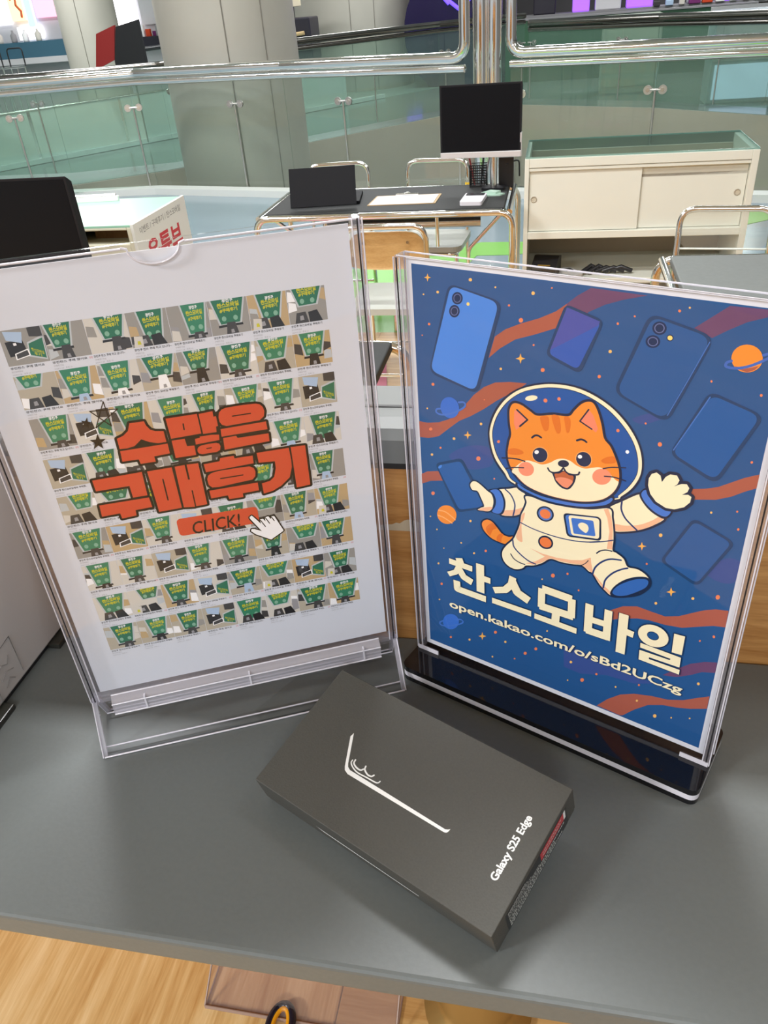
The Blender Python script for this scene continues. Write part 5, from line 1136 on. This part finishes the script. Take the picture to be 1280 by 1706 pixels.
# ------------------------------------------------------------------ shops across the atrium
def lit(name, col, e): return mat(name, col, .5, emit=e)
LW = lit('lit_white', (.95, .95, 1, 1), 1.6); LPK = lit('lit_pink', (.95, .45, .60, 1), 1.2); LY_ = lit('lit_amber', (1, .75, .4, 1), 1.4); LB = lit('lit_blue', (.10, .05, 1, 1), 2.6); LV = lit('lit_violet', (.35, .12, .95, 1), 1.0); LC = lit('lit_cyan', (.58, .72, .98, 1), .8)
shop_w = mat('shop_white', C(214, 212, 214), .5); shop_g = mat('shop_grey', C(140, 138, 140), .5); shop_d = mat('shop_dark', C(40, 36, 48), .4)
t = thing('lit_shop_front', 'brightly lit shop display of white and pink panels at the top left', 'shop front', W(-10.3, 16.0), YAW)
m = MB(); m.box(-2.0, 1.25, .3, .4, 0, 2.6, shop_w); m.build('back_panel', t)
for x0, x1, z0, z1, mm in ((-.6, -.1, 1.55, 2.5, LW), (-.05, .25, 1.6, 2.3, LY_), (.28, .42, 1.42, 2.5, LC), (.48, .9, 1.62, 2.5, LPK), (-1.4, -.7, 1.5, 2.3, LW), (.0, .5, 1.28, 1.5, LW)):
    m = MB(); m.box(x0, x1, .2, .28, z0, z1, mm); m.build('lit_panel', t, bevel=.01)
m = MB(); m.tube([(.02, .19, 1.95), (.14, .19, 2.0), (.12, .19, 1.85), (.2, .19, 1.75), (.18, .19, 1.65)], .022, mat('orange_sign', C(236, 110, 60), .5)); m.build('sign_curve', t)
m = MB(); m.box(-2, 1.2, -.25, .3, 1.0, 1.26, mat('teal_shelf', C(70, 110, 130), .4)); m.box(-2, 1.2, -.3, .3, 0, .04, shop_g); m.box(-2, 1.2, -.28, -.22, .9, 1.0, shop_w); m.build('counter', t)
for i, (x_, cc) in enumerate([(-.9, 'skyb'), (-.55, 'white'), (-.2, 'pale'), (.1, 'grey'), (.35, 'white'), (.62, 'pale')]):
    m = MB(); m.lathe([(0, 0), (.05, 0), (.055, .03), (.055, .12), (.02, .16), (.02, .2), (0, .2)], (0, 0, 0), PAL[cc], 12)
    tag(m.build('bottle', loc=W(-10.3 + x_, 15.86, 1.261), rot=(0, 0, YAW)), 'small %s bottle on the teal shelf of the lit shop display at top left' % dict(skyb='pale blue', white='white', pale='cream', grey='grey')[cc], 'bottle', 'bottles on the lit shop shelf')
for i, x_ in enumerate((-10.5, -10.0, -9.55)):
    s_ = thing('stool', ['leftmost', 'middle', 'rightmost'][i] + ' clear stool in front of the lit shop at the top left', 'stool', W(x_, 14.6), YAW, 'clear stools at the lit shop')
    m = MB(); m.prism(rrect(-.17, .17, -.15, .15, .04), .90, .93, CLB); m.build('seat', s_)
    for dx in (-.14, .14):
        for dy in (-.12, .12): m = MB(); m.tube([(dx, dy, .90), (dx * 1.2, dy * 1.2, 0.006)], .014, CHROME); m.build('leg', s_)
    m = MB(); m.tube(fillet([(-.15, .14, .92), (-.15, .15, 1.2), (.15, .15, 1.2), (.15, .14, .92)], .06), .012, BLACK); m.build('back_loop', s_)
t = thing('cosmetics_display', 'white cosmetics display with small colourful goods between two columns at top left', 'display unit', W(-8.75, 17.5), YAW)
m = MB(); m.box(-.9, 1.1, .3, .36, 0, 2.6, shop_w); m.build('back_panel', t)
for x_ in (-.55, -.1, .35): m = MB(); m.box(x_, x_ + .36, .2, .29, 1.35, 2.4, LW if x_ < 0 else shop_w); m.build('lit_panel', t)
m = MB(); m.box(-.9, 1.1, -.1, .3, .95, 1.15, shop_d); m.build('shelf', t)
random.seed(21)
gcols = ['boxk', 'pink', 'white', 'red', 'purple', 'grey', 'cream', 'bluep']
for i in range(16):
    m = MB(); w_ = random.uniform(.03, .06); m.box(-w_, w_, -.04, .04, 0, random.uniform(.08, .22), PAL[gcols[i % 8]])
    tag(m.build('product_box', loc=W(-8.75 - .75 + i * .115, 17.5 + random.uniform(0, .12), 1.1505), rot=(0, 0, YAW), bevel=.004), 'small %s product standing on the dark shelf of the white cosmetics display' % ['black', 'pink', 'white', 'red', 'purple', 'grey', 'cream', 'blue'][i % 8], 'product', 'products on the cosmetics shelf')
for (x_, r_) in ((-8.95, .09), (-8.60, .08)):
    m = MB(); m.lathe([(0, -.02), (r_ * .8, -.02), (r_, .0), (r_, .03), (0, .03)], (0, 0, 0), LW, 16); o = m.build('round_lamp', loc=W(x_, 17.42, 1.32), rot=(PI / 2, 0, YAW))
    tag(o, 'round white lamp at the cosmetics display, ' + ('nearer the narrow column' if x_ < -8.8 else 'nearer the large column'), 'lamp')
m = MB(); m.tube([(-.9, 0, 0), (1.5, 0, .12)], .035, BLACK); m.tube([(-.8, 0, 0), (-.8, 0, -.98)], .03, BLACK); m.tube([(1.3, 0, .1), (1.3, 0, -.98)], .03, BLACK)
tag(m.build('dark_rail', loc=W(-7.0, 14.4, .995), rot=(0, 0, YAW)), 'dark rail beside the narrow column at the top left', 'rail')
m = MB(); m.prism([(0, .9), (.30, 1.0), (.40, 1.38), (.12, 1.30)], -.02, .02, mat('red_cloth', C(150, 36, 34), .6), lambda u, v, w: (u, w, v)); m.prism([(.30, .86), (.75, .80), (.75, 1.42), (.42, 1.36), (.30, .98)], -.03, .0, mat('black_cloth', (.012, .012, .014, 1), .6), lambda u, v, w: (u, w, v))
m.tube([(.5, .02, 0), (.5, .02, 1.0)], .012, STEEL)
tag(m.build('banner', loc=W(-6.0, 11.0, .08), rot=(0, 0, YAW)), 'red and black banner beside the large column', 'banner')
# arcade machine with blue light lines
t = thing('arcade_pod', 'dark curved pod with glowing blue lines left of the chrome post', 'pod', W(-1.9, 17.0), YAW)
m = MB(); pts_ = [(.55 * math.cos(q) * 1.6, .9 + 1.0 * math.sin(q)) for q in [2 * PI * k / 32 for k in range(32)]]; m.prism(pts_, -.5, .5, mat('pod_shell', C(30, 20, 60), .2), lambda u, v, w: (u, w, v)); m.box(-.5, .5, -.4, .4, 0, .25, shop_d); m.build('shell', t, bevel=.03)
for k, (p, q) in enumerate((((-.35, 1.62), (-.05, 1.30)), ((-.15, 1.42), (.30, 1.10)), ((.02, 1.52), (.32, 1.32)), ((-.9, .55), (-.6, .42)), ((.55, .5), (.75, .42)))):
    m = MB(); m.tube([(p[0], -.515, p[1]), ((p[0] + q[0]) / 2 + .03, -.52, (p[1] + q[1]) / 2 - .03), (q[0], -.515, q[1])], .03, LB); m.build('light_line', t)
t = thing('dark_kiosk', 'dark kiosk with a cream top board between the two grey columns', 'kiosk', W(-4.75, 15.4), YAW)
m = MB(); m.box(-.75, .6, -.3, .3, 0, 1.3, shop_d); m.build('body', t, bevel=.02); m = MB(); m.box(-.8, .3, -.36, .36, 1.46, 1.66, mat('cream_board', C(226, 214, 186), .5)); m.box(-.6, -.52, -.04, .04, 1.3, 1.46, shop_d); m.box(.1, .18, -.04, .04, 1.3, 1.46, shop_d); m.build('top_board', t, bevel=.01)
m = MB(); m.tube([(-.75, -.34, .99), (.5, -.34, 1.08)], .03, PAL['tan']); m.build('front_bar', t)
# right hand shops
t = thing('games_stall', 'stall front of dark panels with violet lights at the top right', 'stall', W(1.4, 17.2), YAW)
for x0, x1, mm in ((-2.2, -1.1, shop_d), (-1.08, .2, mat('navy_panel', C(28, 36, 58), .4)), (.25, .95, shop_g), (1.0, 1.35, shop_w), (1.4, 2.2, mat('brown_panel', C(92, 76, 66), .5)), (2.25, 3.4, mat('ice_panel', C(196, 206, 218), .4))):
    m = MB(); m.box(x0, x1, 0, .2, 0, .95, mm); m.build('front_panel', t, bevel=.01)
m = MB(); m.box(-2.2, 3.4, -.1, .6, .95, 1.0, shop_g); m.build('counter', t)
for x0, x1, z1, mm in ((-1.9, -1.5, 1.5, shop_d), (-1.2, -.9, 1.3, LV), (-.8, -.35, 1.35, shop_w), (-.25, .2, 1.3, LV), (.8, 1.2, 1.25, shop_w), (1.3, 1.75, 1.3, LV), (2.0, 2.3, 1.24, shop_w)):
    m = MB(); m.box(x0, x1, .1, .4, 1.0, z1, mm); m.build('machine', t, bevel=.02)
random.seed(4)
for i in range(14):
    ck = ['boxk', 'white', 'red', 'purple', 'pale', 'skyb'][(i * 5 + i // 6) % 6]; m = MB(); w_ = random.uniform(.04, .10); m.box(-w_, w_, -.06, .06, 0, random.uniform(.06, .2), PAL[ck])
    tag(m.build('stall_item', loc=W(1.4 + .25 + i * .21, 17.12, 1.0005), rot=(0, 0, YAW), bevel=.01), 'small %s item on the counter of the stall with violet lights' % dict(boxk='black', white='white', red='red', purple='purple', pale='cream', skyb='pale blue')[ck], 'item', 'small items on the stall counter')
sn = thing('price_sign', 'white sign with red heading standing before the stall at the top right', 'sign', W(2.62, 14.6), YAW)
m = MB(); m.box(-.42, .42, 0, .03, .55, 1.02, shop_w); m.build('board', sn); m = MB(); m.box(-.30, -.26, .0, .03, 0, .55, shop_g); m.box(.26, .30, .0, .03, 0, .55, shop_g); m.build('legs_frame', sn)
m = MB(); FQ = lambda x, y, z: (x / 1000, -.002, y / 1000); put_text(m, '구매후기 이벤트', PAL['red'], FQ, 0, -330, 860, width=640, height=95, bold=.03); put_text(m, 'TEL', PAL['boxk'], FQ, 0, -140, 680, width=280, height=120, bold=.03) if False else None; m.build('sign_lettering', sn)
t = thing('vending_cabinet', 'pale green grey cabinet across the atrium, seen through the right balustrade', 'cabinet', W(1.05, 14.0), YAW)
m = MB(); m.box(-.42, .42, 0, .5, .0, 1.02, mat('sage_cabinet', C(168, 178, 160), .4)); m.build('body', t, bevel=.02); m = MB(); m.box(-.36, .36, -.01, 0, .1, .85, mat('sage_door', C(180, 190, 170), .4)); m.build('door', t, bevel=.004)
t = thing('lit_display', 'white display case glowing blue across the atrium at the right edge', 'display case', W(2.35, 12.3), YAW)
m = MB(); m.box(-.42, .42, 0, .5, 0, 1.05, mat('ice_case', C(176, 190, 196), .3)); m.build('body', t, bevel=.02); m = MB(); m.box(-.36, .36, -.012, 0, .06, .46, LC); m.build('lit_panel', t); m = MB(); m.box(-.40, .40, -.012, 0, .5, .9, shop_w); m.build('front_panel', t)
t = thing('green_wall_panel', 'dark green panel wall standing behind the far balustrade', 'panel', W(0.0, 16.4), YAW)
m = MB(); m.box(-0.95, 3.2, 0, .12, 0, .96, mat('dark_green_panel', C(52, 92, 66), .4, noise=.1, nscale=2)); m.build('body', t, bevel=.01)
m = MB(); m.box(-0.95, 3.2, -.02, .14, .96, .985, shop_g); m.build('cap', t)
bpy.context.view_layer.update()
